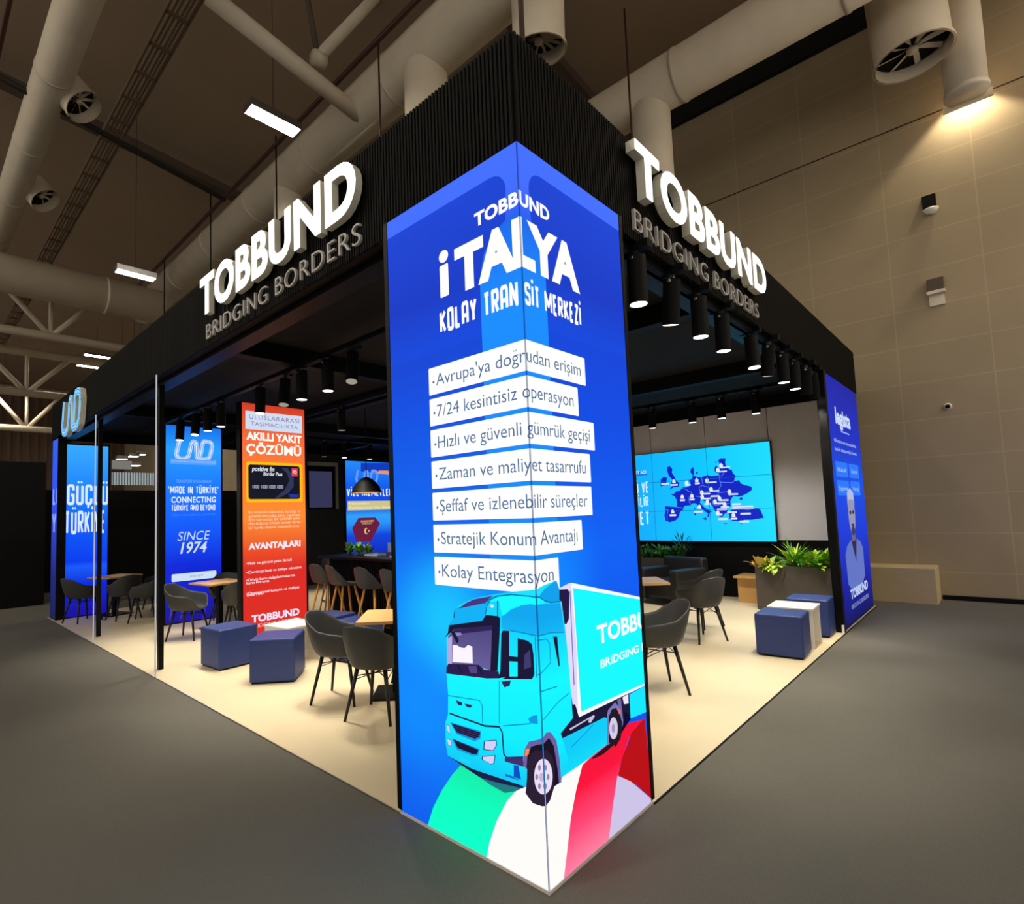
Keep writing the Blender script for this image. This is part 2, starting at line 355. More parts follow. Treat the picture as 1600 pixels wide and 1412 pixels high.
# crosswise duct and elbow at the far end
tag(pipe_run('cross_duct', (-14,at('z',8.35,100,447).y,8.35), (3.4,at('z',8.35,100,447).y,8.35), .5, GALV, None, 6, 24), 'pale duct running crosswise at the far end above the truss', 'duct')
tag(pipe_run('sprinkler_pipe', at('z',9.5,330,330)+Vector((0,9,0)), Vector((at('z',9.5,330,330).x,-8,9.5)), .045, DRED, None, 9, 10), 'dark red sprinkler pipe running above the tagline sign', 'pipe')
ql = at('z', 9.6, 2, 60)
tag(pipe_run('sprinkler_pipe', (ql.x,-6,9.6), (ql.x,34,9.6), .04, DRED, None, 9, 10), 'dark red sprinkler pipe beside the slim duct', 'pipe')
# cable tray
mb = MB(); xt = at('z',9.7,242,90).x
for dx in (-.17,.17): mb.box((xt+dx-.015,-8,9.66), (xt+dx+.015,34,9.76))
for i in range(52): mb.box((xt-.17,-8+i*.8,9.66), (xt+.17,-7.93+i*.8,9.69))
for dx in (-.08,-.02,.05,.1): mb.tube((xt+dx,-8,9.71), (xt+dx,34,9.71), .016, n=6)
tag(mb.build('cable_tray', mat('tray_metal', (128, 108, 84), .6)), 'brown ladder cable tray with cables under the roof', 'cable tray')
# roof framing: sloping tubes and purlins
def beam(name, pts, r, m, label, cat, n=14, parent=None):
    mb = MB()
    for a, b in zip(pts, pts[1:]): mb.tube(a, b, r, m=m, n=n)
    o = mb.build(name, m, parent); return tag(o, label, cat) if label else o
a, b = at('y',6.4,325,-8), at('y',6.4,582,197); c = at('y',6.4,497,90); 
t1 = empty('roof_truss', label='pale tubular roof truss sloping down to the slatted fascia', cat='roof truss')
beam('bottom_chord', [a, b], .14, GALV, None, None, parent=t1); beam('diagonal_tube', [c, at('y',6.4,640,-60)], .1, GALV, None, None, parent=t1); beam('diagonal_tube', [c, at('y',6.4,470,-60)], .05, DKBR, None, None, parent=t1); beam('gusset', [c-Vector((.1,0,.04)), c+Vector((.12,0,-.02))], .13, GALV, None, None, 8, parent=t1)
a, b = at('y',10.1,-60,88), at('y',10.1,352,312); a2 = a+(a-b)*.8
beam('roof_purlin', [a2, b], .055, mat('dark_steel', (42,34,28), .7), 'dark roof purlin crossing behind the cable tray', 'beam')
for yy, lab in ((4.2,'roof beam nearest over the fascia'),(13.6,'roof beam between purlin and far truss')):
    mb = MB(); mb.poly([(-20,yy,13.9),(10,yy,10.6),(10,yy,10.4),(-20,yy,13.7)]); mb.poly([(-20,yy+.35,13.9),(-20,yy+.35,13.7),(10,yy+.35,10.4),(10,yy+.35,10.6)]); mb.poly([(-20,yy,13.7),(10,yy,10.4),(10,yy+.35,10.4),(-20,yy+.35,13.7)])
    tag(mb.build('roof_beam', DKBR), 'brown '+lab, 'beam')
def truss(y, ztop, zbot, x0, x1, label, pitch=2.0, r=.14):
    o = empty('roof_truss', label=label, cat='roof truss')
    beam('top_chord', [(x0,y,ztop), (x1,y,ztop)], r, GALV, None, None, parent=o); beam('bottom_chord', [(x0,y,zbot), (x1,y,zbot)], r*.9, GALV, None, None, parent=o)
    x = x0
    while x < x1-pitch:
        beam('diagonal_tube', [(x,y,ztop), (x+pitch/2,y,zbot)], r*.55, GALV, None, None, 8, o); beam('diagonal_tube', [(x+pitch/2,y,zbot), (x+pitch,y,ztop)], r*.55, GALV, None, None, 8, o)
        beam('upright_tube', [(x+pitch/2,y,ztop), (x+pitch/2,y,zbot)], r*.4, GALV, None, None, 8, o); x += pitch
truss(18.3, 8.7, 7.35, -9.4, 4, 'pale lattice roof truss under the crosswise duct', 2.3)
truss(27, 9.0, 7.3, -9, 4.5, 'pale lattice roof truss second from the end wall', 3.0, .17)
truss(38, 9.6, 7.4, -9, 5, 'pale lattice roof truss closest to the end wall', 3.4, .2)
# ceiling lights
LAMP = glow((255, 250, 236), 1); LAMP = LAMP.copy(); LAMP.name = 'lamp_panel'; LAMP.node_tree.nodes['Principled BSDF'].inputs['Emission Strength'].default_value = HALL_E
LAMP.node_tree.nodes['Principled BSDF'].inputs['Emission Color'].default_value = (1, .89, .73, 1)
def lamp(x, y, z, label, w_=1.0, d_=.3, rz=0):
    o = empty('ceiling_light', (x,y,z), rz, label=label, cat='ceiling light', group='hall ceiling lights')
    mb = MB(); mb.box((-w_/2-.03,-d_/2-.03,.005), (w_/2+.03,d_/2+.03,.09))
    for q_ in (((-w_/2-.03,-d_/2-.03),(w_/2+.03,-d_/2-.01)),((-w_/2-.03,d_/2+.01),(w_/2+.03,d_/2+.03)),((-w_/2-.03,-d_/2-.01),(-w_/2-.01,d_/2+.01)),((w_/2+.01,-d_/2-.01),(w_/2+.03,d_/2+.01))): mb.box((*q_[0],-.035), (*q_[1],.005))
    mb.build('lamp_housing', CHROME, o); MB().box((-w_/2,-d_/2,-.01), (w_/2,d_/2,.005)).build('light_panel', LAMP, o)
    MB().tube((0,0,.09), (0,0,14.6-(x+22)*3.7/32.4-z-.1), .004, n=6).build('hanging_rod', BLACK, o)
LAMPS = [((427,187),8.8,'bright ceiling light above the longer lit sign'), ((212,428),7.4,'bright ceiling light above the far sign'), ((152,556),10,'bright far ceiling light, upper of a close pair'), ((139,572),10,'bright far ceiling light, lower of a close pair'), ((8,607),9.4,'dim ceiling light among the far lattice trusses')]
for (px, z, lab) in LAMPS:
    p = at('z', z, *px); lamp(p.x, p.y, z, lab, z*.1, z*.03)
for i, (x, y) in enumerate([(-11,-4),(6,-9),(-7,3),(8.8,-7),(-8,10),(-9,18)]): lamp(x, y, 10.2, 'hall ceiling light out over the aisle, ' + ORD[i] + ' of the row', 1.4, .45)  # unseen lamps added to brighten the aisle carpet and the hall wall
# wall floodlight behind the downpipe
q = at('x', 9.7, 1508, 122)
fl = empty('wall_floodlight', (9.8,q.y,q.z), label='small floodlight behind the downpipe shining down the hall wall', cat='floodlight'); MB().box((-.06,-.08,.03), (.14,.08,.14)).build('lamp_housing', BLACK, fl)
L = bpy.data.lights.new('flood', 'SPOT'); L.energy = FLOOD_W; L.color = (1, .84, .58); L.spot_size = R(104); L.spot_blend = .35; L.shadow_soft_size = .08
lo = bpy.data.objects.new('flood', L); COL.objects.link(lo); lo.parent = fl; lo.rotation_euler = (R(0), R(-4), 0)
# wall devices
q = at('x', 10, 1452, 318)
o = empty('wall_alarm', q, label='black square alarm box with a white dome on the hall wall', cat='alarm'); MB().box((-.06,-.09,-.08), (0,.09,.13)).build('alarm_box', BLACK, o)
mb = MB(); mb.lathe([(0,-.07),(.07,-.05),(.1,0),(.1,.02),(0,.02)], (-.1,-.02,-.16), n=16); mb.build('dome', WHITE, o)
q = at('x', 10, 1463, 455)
o = empty('wall_speaker', q, label='tan wall box with a pale ledge below the alarm', cat='speaker'); MB().box((-.12,-.11,-.02), (0,.11,.2), bev=.01).build('speaker_box', DKBR, o); MB().box((-.16,-.12,-.07), (0,.12,-.02)).box((-.05,-.1,-.25), (0,.1,-.07)).build('bracket', GALV, o)
q = at('x', 10, 1481, 635)
tag(MB().tube((9.97,q.y,q.z), (10,q.y,q.z), .055, m=GALV, n=14).tube((9.965,q.y,q.z), (9.975,q.y,q.z), .035, m=BLACK, n=14).build('pipe_sleeve', GALV), 'small round pipe sleeve with dark hole low on the hall wall', 'pipe sleeve')

# neighbouring stands
o = empty('neighbour_stand', label='plain black neighbouring stand beyond the far end tower', cat='stand')
MB().box((-.75,14.2,-.012), (.3,18,3.22)).build('stand_body', BLACK, o); MB().box((-1.15,14.4,-.012), (-.95,14.6,2.9)).build('corner_post', BLACK, o)
MB().box((-5,19,-.012), (-1.2,22,2.4)).build('rear_panel', mat('maroon_panel', (70, 40, 34), .7), o)
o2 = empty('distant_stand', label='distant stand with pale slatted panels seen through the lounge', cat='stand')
a, b = at('y',16,176,757), at('y',16,243,739); MB().box((a.x,16,a.z), (b.x,16.1,b.z)).build('lit_panel', glow((176, 190, 192), .7), o2)  # emission stands in for the light falling on this panel
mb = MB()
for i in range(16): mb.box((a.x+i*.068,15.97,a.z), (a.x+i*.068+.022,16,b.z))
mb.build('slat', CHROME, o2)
a, b = at('y',16.5,176,732), at('y',16.5,206,720); MB().box((a.x,16.5,a.z), (b.x,16.6,b.z)).build('upper_panel', glow((150, 146, 140), .6), o2)  # glows as well, in place of light reaching it
MB().box((.4,17,-.012), (8,17.3,2.75)).build('dark_wall', BLACK, o2)
for (px, py) in ((190,716),(208,712),(219,709),(211,726)):
    p = at('y', 22, px, py); lamp(p.x, p.y, p.z, 'tiny distant light above the far stand, ' + ORD[[190,208,219,211].index(px)] + ' along', .3, .25)

# ================================================================== the stand
LX, LY = 8.756, 11.71                                # length along the shorter and the longer aisle side
def mat_vinyl():
    m = mat('cream_vinyl', (212, 198, 166), .45, var=.07, scale=1.6, spec=.35); return m
tag(MB().box((-.006,-.006,-.012), (LX+.05,LY+.1,0)).build('platform_floor', mat_vinyl()), 'cream vinyl floor of the stand', kind='structure')
tag(MB().box((-.014,1.05,-.012), (-.006,LY+.1,.003), CHROME).box((1.0,-.018,-.012), (LX,-.006,.002), BLACK).build('trim_3', CHROME), 'thin edge trim of the stand floor', kind='structure')

ZB, ZT = 3.43, 4.10
can = empty('stand_canopy', label='black slatted fascia and flat ceiling of the stand', cat='canopy')
MB().box((.03,.03,ZB), (.12,LY,ZT)).build('fascia_panel', BLACK, can); MB().box((.12,.03,ZB), (LX,.12,ZT)).build('fascia_panel', BLACK, can)
MB().box((LX-.09,.12,ZB), (LX,LY,ZT)).build('fascia_panel', BLACK, can); MB().box((.12,LY-.09,ZB), (LX-.09,LY,ZT)).build('fascia_panel', BLACK, can)
mb = MB(); n_ = int(LY/.028)
for i in range(n_): mb.box((.008,.03+i*.028,ZB-.01), (.03,.03+i*.028+.016,ZT))
mb.build('slat_cladding', SLAT, can)
mb = MB(); n_ = int(LX/.028)
for i in range(n_): mb.box((.03+i*.028,.008,ZB-.01), (.03+i*.028+.016,.03,ZT))
mb.build('slat_cladding', SLAT, can)
MB().box((.12,.12,3.62), (LX-.09,LY-.09,3.7)).build('ceiling_panel', CEILB, can)
for (lo, hi) in (((.12,.12,3.38),(.28,LY-.1,3.62)), ((.28,.12,3.38),(LX-.1,.28,3.62))): MB().box(lo, hi).build('edge_beam', BLACKG, can)
for y in (4.0, 8.2): MB().box((.28,y,3.43), (LX-.1,y+.14,3.62)).build('cross_beam', BLACK, can)
for x in (2.9, 5.8): MB().box((x,.28,3.43), (x+.14,LY-.1,3.62)).build('cross_beam', BLACK, can)

# stand back walls
mb = MB(); mb.box((8.62,.16,0), (8.75,LY-.1,3.43))
tag(mb.build('wall_stand_rear', BLACK), 'black rear wall of the stand', kind='structure')
o = empty('wall_cladding', label='grey white panels on the rear wall around the video wall', cat='wall panel')
ys = [.14, 1.33, 2.43, 3.53, 4.63, 5.73]
for i in range(5): MB().box((8.6,ys[i]+.006,1.04), (8.62,ys[i+1]-.006,3.38)).build('panel', mat('grey_white_panel', (226, 220, 220), .5, var=.03), o)
tag(MB().box((3.7,LY-.22,0), (8.62,LY-.1,3.43)).build('wall_stand_far', mat('charcoal_wall', (30, 30, 33), .6)), 'black far wall of the stand', kind='structure')

# posts; an emissive edge strip paints in lamp reflections off a polished edge
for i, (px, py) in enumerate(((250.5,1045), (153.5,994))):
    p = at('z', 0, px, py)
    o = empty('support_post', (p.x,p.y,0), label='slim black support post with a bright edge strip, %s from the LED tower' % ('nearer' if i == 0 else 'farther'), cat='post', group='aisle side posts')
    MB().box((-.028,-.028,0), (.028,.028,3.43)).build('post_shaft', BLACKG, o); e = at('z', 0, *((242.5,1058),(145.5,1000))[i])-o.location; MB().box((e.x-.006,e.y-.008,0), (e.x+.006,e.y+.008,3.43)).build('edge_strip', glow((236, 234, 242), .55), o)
p = at('z', 0, 99, 968)

# ------------------------------------------------------------------ LED tower on the corner
A_, B_, H_ = 1.03, .985, 3.5
tw = empty('led_tower', label='tall corner LED tower showing a blue truck advert', cat='LED screen', kind='thing')
MB().box((.002,.002,.011), (B_+.03,A_+.03,3.37)).box((.001,.001,3.37),(.007,A_,H_-.002)).box((.007,.001,3.37),(B_,.007,H_-.002)).build('cabinet', BLACK, tw)
MB().box((-.006,-.006,0), (B_+.008,A_+.008,.011)).build('base_trim', mat('pale_trim', (200,198,204), .35), tw)
MB().box((B_,-.006,.02), (B_+.035,.05,H_)).build('edge_frame', BLACKG, tw); MB().box((-.006,A_,.02), (.05,A_+.035,H_)).build('edge_frame', BLACKG, tw)
def led(x, y):
    a, b = at('x', 0, x, y), at('y', 0, x, y)
    return (-a.y, a.z) if a.y >= 0 else (b.x, b.z)
def cr(x0, y0, k): return lambda *pts: [led(x0+p[0]/k, y0+p[1]/k) for p in pts]
cA, cB, cC, cD, cE = cr(690,900,7.845), cr(690,1060,7.06), cr(840,890,7.844), cr(860,1040,7.844), cr(600,1080,3.636)
art = Art()
gL = glow_ramp('led_left', [(0,(0,92,238)),(.55,(0,128,252)),(1.1,(4,140,255)),(1.6,(0,104,240)),(2.3,(0,78,228)),(2.9,(8,54,196)),(3.5,(10,58,205))], spot=[((0,.62,1.12),.5,(12,196,255)), ((0,.85,.65),.45,(0,140,255))])
gR = glow_ramp('led_right', [(0,(0,92,238)),(.8,(0,80,238)),(1.5,(0,98,245)),(2.2,(0,74,228)),(2.9,(6,62,212)),(3.5,(10,70,225))], spot=[((.1,0,1.35),.55,(0,135,255))])
art.rect(-A_, 0, 0, H_, gL); art.rect(0, 0, B_, H_, gR)
gS = glow_ramp('led_stem', [(2.75,(8,62,210)),(3.05,(20,85,235)),(3.3,(62,108,255)),(3.5,(64,110,255))])
art.poly([(-.3,2.75),(.24,2.75),(.24,3.5),(-.3,3.5)], gS)
art.rect(-A_, 3.39, B_, 3.5, gS)
def dark_lobe(s, e):   # the rounded darker shapes either side of the light stem
    pts = [(e, 2.6), (e, 3.395)]; r = .1
    pts += [(s*(.08+r)+s*r*sin(R(-t))*1, 3.395-r+r*cos(R(t))) for t in (0,20,40,60,75,90)]
    return pts + [(s*.09, 3.12), (s*.12, 2.9), (s*.13, 2.6)]
gDL = glow_ramp('led_lobe', [(2.6,(4,72,222)),(2.9,(8,56,200)),(3.4,(12,66,214))])
art.poly(dark_lobe(-1, -A_), gDL); art.poly(dark_lobe(1, B_), gDL)
gA = glow_ramp('led_arch', [(1.3,(10,140,250)),(2.3,(14,140,255)),(2.75,(12,140,255)),(3.15,(14,100,235))])
art.poly([(-.275,1.2),(.19,1.2),(.19,2.9),(.16,3.0),(.1,3.09),(.02,3.14),(-.08,3.14),(-.17,3.1),(-.24,3.02),(-.275,2.9)], gA)
art.text(fit(text2d('TOBBUND', .04, .02), -.298, 3.183, .247, 3.25), W)
it = text2d('TALYA', .055, -.02)
art.text(fit(it, -.455, 2.885, .505, 3.105), W); art.rect(-.573, 2.885, -.505, 3.065, W, .008); art.ell(-.539, 3.112, .037, .035, W)
art.text(fit(block2d('KOLAY TRAN', .36, .125, .06), -.585, 2.685, -.03, 2.815), W); art.text(fit(block2d('SİT MERKEZİ', .36, .125, .06), .012, 2.685, .502, 2.8), W)
ROWS = [("Avrupa'ya doğrudan erişim", .515), ('7/24 kesintisiz operasyon', .432), ('Hızlı ve güvenli gümrük geçişi', .574), ('Zaman ve maliyet tasarrufu', .519), ('Şeffaf ve izlenebilir süreçler', .517), ('Stratejik Konum Avantajı', .407), ('Kolay Entegrasyon', .185)]
for i, (s, ur) in enumerate(ROWS):
    v1 = 2.512-i*.1742; v0 = v1-.152
    art.rect(-.69, v0, ur, v1, (253, 254, 253), .006)
    art.ell(-.652, v0+.07, .0075, .0075, (74, 96, 128))
    art.text(fit(text2d(s, -.004), -.63, v0+.046, ur-.045, v0+.113), (72, 108, 150))
# flag bands under the truck
gG = glow_ramp('led_green', [(0,(0,255,205)),(.25,(0,252,190)),(.5,(20,225,150))]); gP = glow_ramp('led_pink', [(0,(255,130,165)),(.18,(255,70,120)),(.35,(252,10,60)),(.75,(235,0,35))])
art.poly(cE((240,800),(255,740),(280,660),(330,560),(390,470),(440,415),(790,545),(700,620),(640,740),(600,860),(570,1010)), gG)
art.poly(cE((565,1030),(580,965),(600,860),(640,740),(700,620),(760,555),(880,520),(1000,480),(1130,400),(1090,560),(1060,720),(1040,900),(1018,1100),(935,1200)), (254,252,248))
art.poly(cE((1015,1110),(1020,1065),(1040,900),(1060,720),(1090,560),(1130,400),(1390,180),(1470,160),(1480,200),(1390,260),(1340,420),(1310,600),(1280,880)), gP)
art.poly(cE((1405,235),(1480,150),(1530,620),(1430,530),(1330,475),(1350,380)), (186,0,14))
art.poly(cE((1325,478),(1400,510),(1530,620),(1530,650),(1275,850),(1300,640)), (205,196,232))
art.poly(cB((430,1090),(560,1110),(900,1200),(820,1240),(700,1260),(540,1170)), (26,120,128))
NV, CY = (18, 12, 52), (4, 226, 255)
# trailer
art.poly(cC((262,225),(390,160),(430,165),(480,800)) + cD((340,640),(285,560),(200,0)), (226,218,250))
art.poly(cC((408,158),(1260,335)) + cD((1150,245),(335,635)) + cC((470,900)), (250,248,255))
art.poly(cC((432,222),(1260,365)) + cD((1150,215),(375,560)), (12,250,255))
art.line(cC((395,260),(412,700),(445,1412)) , .008, (120,96,190))
# running gear
art.poly(cD((60,905),(150,930),(660,650),(700,900),(820,900),(880,700),(900,560),(1000,620),(965,330),(830,400),(330,640),(250,690),(120,830)), NV)
art.poly(cD((965,350),(1150,250),(1180,560),(980,645)), (6,232,255)); art.poly(cD((880,385),(950,345),(955,460),(900,470)), (240,232,250)); art.poly(cD((815,415),(860,395),(885,640),(850,600)), (112,104,168))
art.poly(cD((230,770),(530,600),(540,620),(490,700),(460,690),(470,650),(240,790)), (200,190,225))
art.poly(cD((680,960),(690,600),(705,540),(790,445),(850,520),(890,660),(885,720),(855,800),(700,990)), (124,116,178))
art.poly(cD((715,940),(712,620),(750,530),(800,515),(850,600),(878,700),(860,880),(800,990)), (22,16,34))
art.shape(([led(860+(770+52*cos(t))/7.844, 1040+(765+135*sin(t))/7.844) for t in [i*pi/14 for i in range(28)]], [list(range(28))]), (214,204,232))
art.shape(([led(860+(768+20*cos(t))/7.844, 1040+(765+55*sin(t))/7.844) for t in [i*pi/10 for i in range(20)]], [list(range(20))]), (160,150,185))
art.poly(cD((825,530),(860,535),(855,585),(835,590)), (240,110,90))
art.poly(cD((500,1130),(690,975),(830,880),(850,905),(640,1085),(520,1140)), (40,6,20))
art.poly(cD((60,930),(660,630),(690,640),(690,960),(480,1130),(130,1375),(100,1100)), glow_ramp('led_skirt', [(.25,(0,248,255)),(.55,(0,205,248))]))
art.poly(cD((125,1372),(480,1128),(390,1215),(140,1412)), (250,246,252))
art.line(cD((250,1000),(420,830),(520,720)), .006, (0,150,225))
# cab body
art.poly(cD((200,480),(300,470),(350,640),(280,720),(140,840)), NV)
body = cA((150,480),(160,440),(175,385),(240,340),(400,270),(640,222),(860,190),(1080,172),(1250,110),(1390,55),(1412,66),(1440,160)) + cC((265,235),(285,400),(330,665),(365,1000),(400,1412)) + cD((270,640),(120,830)) + cB((1310,600),(1400,900),(1310,1135),(1100,1260),(945,1192),(700,1130),(370,1012),(200,945),(70,850),(48,720),(45,480),(72,400),(75,180)) + cA((62,1190),(75,1000),(60,760),(90,600))
gC = glow_ramp('led_cab', [(.35,(0,190,245)),(.6,(2,236,255)),(.9,(8,248,255)),(1.1,(2,216,252)),(1.35,(4,210,250))])
art.poly(body, gC)
art.poly(cA((740,490),(820,420),(900,360),(1085,330),(1450,330),(1500,690),(1340,690),(1115,720),(840,665),(735,640)), glow_ramp('led_cabside', [(1.0,(4,205,250)),(1.2,(0,166,240))]))
art.poly(cA((555,330),(700,250),(860,222),(1085,245),(1230,270),(1270,330),(1085,332),(900,370),(800,440),(745,490),(705,300)), (14,250,255))
art.poly(cA((1190,252),(1250,165),(1385,62),(1405,70),(1440,160),(1450,310),(1330,322)), (2,160,236)); art.poly(cA((870,205),(1080,172),(1250,110),(1390,56),(1270,140),(1190,250),(1080,240),(960,232)), (18,226,255))
art.line(cA((860,225),(960,235),(1085,245),(1190,255),(1260,300),(1330,322),(1450,312)), .006, (0,110,190)); art.line(cA((770,470),(850,400),(980,350),(1085,335),(1260,325)), .007, (20,240,255))
art.poly(cA((150,505),(168,392),(350,350),(530,330),(600,285),(555,350),(540,470),(500,545),(90,598)), (0,178,246))
art.poly(cA((205,398),(300,330),(400,282),(640,238),(580,280),(520,332)), (74,46,126)); art.line(cA((520,335),(580,290),(680,245),(860,224)), .006, (0,96,170))
art.line(cA((540,465),(560,350),(600,300)), .005, (0,80,150)); art.line(cA((690,300),(690,490)), .006, (10,40,110)); art.ell(*cA((622,366))[0], .012, .008, (220,225,255)); art.line(cA((152,510),(165,420)), .006, (10,40,90))
art.poly(cA((90,600),(500,545),(545,470),(700,490),(722,520),(715,700),(690,1160),(590,1160),(615,640),(560,622),(150,660),(45,752),(80,690)), NV)
art.poly(cA((150,650),(622,605),(612,900),(600,1152),(520,1130),(70,1080),(82,740)), glow_ramp('led_glass', [(.85,(110,100,165)),(1.2,(64,56,112))]))
art.poly(cA((150,655),(620,600),(618,660),(150,715)), (40,30,84)); art.poly(cA((140,690),(240,690),(250,720),(140,740)), (140,130,190))
art.poly(cA((70,760),(132,730),(130,1075),(68,1075)), (176,170,225))
art.poly(cA((140,842),(185,842),(235,872),(285,880),(325,842),(380,862),(385,1066),(135,1050)), (252,244,255)); art.ell(*cA((192,785))[0], .013, .014, NV); art.poly(cA((110,670),(160,680),(205,760),(175,790)), NV)
art.poly(cA((62,1110),(90,1070),(460,1085),(520,1140),(700,1165),(720,1250),(560,1252),(60,1192)), (38,22,76)); art.line(cA((200,1080),(260,1190)), .008, (12,6,40)); art.line(cA((450,1095),(500,1210)), .008, (12,6,40)); art.poly(cA((330,1100),(430,1100),(440,1190),(350,1180)), (84,66,128))
art.poly(cA((735,700),(755,663),(832,668),(836,1235),(700,1248),(722,1160)), NV); art.poly(cA((815,975),(955,990),(955,1048),(815,1040)), NV); art.poly(cA((935,758),(1060,790),(1108,830),(1130,960),(1142,1200),(1120,1248),(935,1258)), NV); art.poly(cA((815,1228),(1125,1225),(1112,1262),(740,1258)), NV)
art.poly(cA((1020,960),(1085,900),(1102,1110),(1012,1140)), (62,56,108)); art.poly(cA((1362,740),(1412,738),(1446,1100),(1430,1104)), NV); art.poly(cA((735,1288),(852,1275),(838,1342),(772,1362)), (46,30,90))
for pts in (cA((840,666),(980,690),(1115,720),(1340,692),(1500,686)), cA((1150,740),(1170,1240)) , cA((1170,780),(1280,770),(1320,820),(1330,1060),(1180,1210)), cB((640,20),(640,490)), cB((1085,140),(1270,85)), cB((1120,450),(1280,260),(1400,160)), cB((680,520),(980,495)), cB((75,185),(420,238),(450,290),(455,490))): art.line(pts, .0045, (0,120,196))
art.poly(cB((960,440),(1000,410),(1060,400),(1065,500),(980,490)), (0,150,230))
art.poly(cC((262,242),(360,235),(385,272),(380,600),(348,668),(325,660),(288,392),(262,372)), (26,20,66))
for q_ in (((160,235),(232,262),(226,296),(182,285)), ((255,275),(346,290),(320,322),(276,306))): art.poly(cB(*q_), (16,24,84))
art.poly(cB((95,478),(440,580),(430,660),(370,690),(170,610)), (0,150,225)); art.poly(cB((110,490),(430,592),(420,640),(370,662),(170,592)), NV); art.poly(cB((115,655),(425,775),(405,850),(340,850),(170,780)), (0,160,230)); art.poly(cB((130,665),(410,782),(395,832),(350,832),(180,762)), NV)
for k in range(3): art.line(cB((135+k*12,522+k*26),(420-k*8,610+k*20)), .003, (70,50,110))
for q_ in (((480,690),(600,680),(606,730),(572,788),(475,776)), ((460,860),(588,848),(576,932),(540,938),(455,890)), ((58,505),(90,520),(97,604),(65,572)), ((64,660),(106,680),(112,748),(75,722))):
    c_ = cB(*q_); mx_ = sum(p[0] for p in c_)/len(c_); my_ = sum(p[1] for p in c_)/len(c_)
    art.poly([(mx_+(p[0]-mx_)*1.16, my_+(p[1]-my_)*1.16) for p in c_], (28,30,92)); art.poly(c_, (214,206,250))
art.line(cB((90,380),(480,520),(640,530),(672,590),(690,830),(722,872),(905,866)), .009, (16,20,80))
art.poly(cB((200,850),(315,905),(322,950),(205,895)), (20,215,252))
art.poly(cB((60,840),(370,1010),(430,1090),(600,1140),(905,1212),(900,1180),(640,1110),(420,1020),(200,940)), (20,24,70))
art.poly(cB((700,868),(902,864),(910,970),(700,912)), (62,42,106)); art.poly(cB((800,948),(850,958),(880,1112),(800,1080)), (0,76,196)); art.poly(cB((705,1045),(790,1075),(870,1125),(710,1075)), (0,110,210))
art.poly(cB((905,960),(908,860),(922,770),(965,692),(1070,670),(1150,592),(1200,590),(1262,680),(1300,900),(1316,1140),(1230,1190),(945,1000)), (110,96,164))
art.poly(cB((940,980),(950,860),(990,748),(1080,722),(1180,652),(1232,740),(1276,1000),(1290,1150),(1220,1200)), (14,6,30))
art.poly(cB((930,776),(972,770),(966,832),(920,856)), (255,140,60))
art.poly(cB((948,930),(985,830),(1050,780),(1150,778),(1220,860),(1242,1000),(1236,1200),(1192,1340),(1112,1406),(1010,1372),(930,1262),(945,1100)), (38,24,50))
art.poly([led(690+(1122+97*cos(t))/7.06, 1060+(1078+196*sin(t))/7.06) for t in [i*pi/14 for i in range(28)]], (236,222,246))
for t in [i*pi/3 for i in range(6)]: art.poly([led(690+(1112+58*cos(t)+16*cos(s))/7.06, 1060+(1082+118*sin(t)+34*sin(s))/7.06) for s in [j*pi/5 for j in range(10)]], (150,132,172))
art.poly([led(690+(1108+26*cos(s))/7.06, 1060+(1085+52*sin(s))/7.06) for s in [j*pi/6 for j in range(12)]], (196,182,214))
tt = fit(text2d('TOBBUND', .03, .01), *led(933,1006), led(933,1006)[0]+.82, led(933,978)[1]); art.text(tt, (252,252,255))
tt = fit(text2d('BRIDGING BORDERS', .02, .01), *led(938,1044), led(938,1044)[0]+.84, led(938,1031)[1]); art.text(tt, (245,252,255))
art.rect(-.0025, 0, .0025, H_, (10,40,110))
art.build('led_screen', lambda u, v, h: (-h, -u, v) if u < 0 else (u, -h, v), tw, (-A_, .011, B_, H_), .000012, True)

# ------------------------------------------------------------------ other screens
def totem(name, label, plane, val, u0, u1, v0, v1, art, depth=.12, sgn=1, cat='LED screen', frame=.03):
    """an upright screen; plane 'y': faces -y with u = x; plane 'x': faces -x with u = -y"""
    o = empty(name, label=label, cat=cat)
    if plane == 'y': MB().box((u0-frame,val,v0), (u1+frame,val+depth,v1+.01)).build('cabinet', BLACK, o); fn = lambda u, v, h: (u, val-h, v)
    else: MB().box((val,-u1-frame,v0), (val+depth,-u0+frame,v1+.01)).build('cabinet', BLACK, o); fn = lambda u, v, h: (val-h, -u, v)
    art.build('screen', fn, o, (u0, max(v0, .02), u1, v1)); return o
def pxy(val): return lambda x, y: (lambda p: (p.x, p.z))(at('y', val, x, y))
def pxx(val): return lambda x, y: (lambda p: (-p.y, p.z))(at('x', val, x, y))
def trect(a, glyphs, c, f, bl, br, tl, slant=0):
    p, q, r = f(*bl), f(*br), f(*tl); a.text(fit(glyphs, p[0], (p[1]+q[1])/2, q[0], (p[1]+q[1])/2+(r[1]-p[1]), slant=slant), c)
def logo_und(a, cx, cy, w_, h_, c, gap):
    """the three-line ribbon: u, n and d in one slanted stroke"""
    sl = .18*h_
    P = lambda x, y: (cx+(x-.5)*w_+(y-.5)*sl, cy+(y-.5)*h_)
    path = [P(.02,1),P(.0,.25),P(.05,.06),(P(.14,0)),P(.26,.0),P(.35,.1),P(.37,.3),P(.37,.8),P(.42,.96),P(.5,.9),P(.6,.12),P(.68,.0),P(.86,0),P(.97,.1),P(1,.3),P(1,.75),P(.95,.94),P(.86,1),P(.72,1),P(.7,.85),P(.7,.12)]
    a.line(path, h_*.2, c); a.line(path, h_*.135, gap); a.line(path, h_*.075, c)
LB = (226, 238, 255)
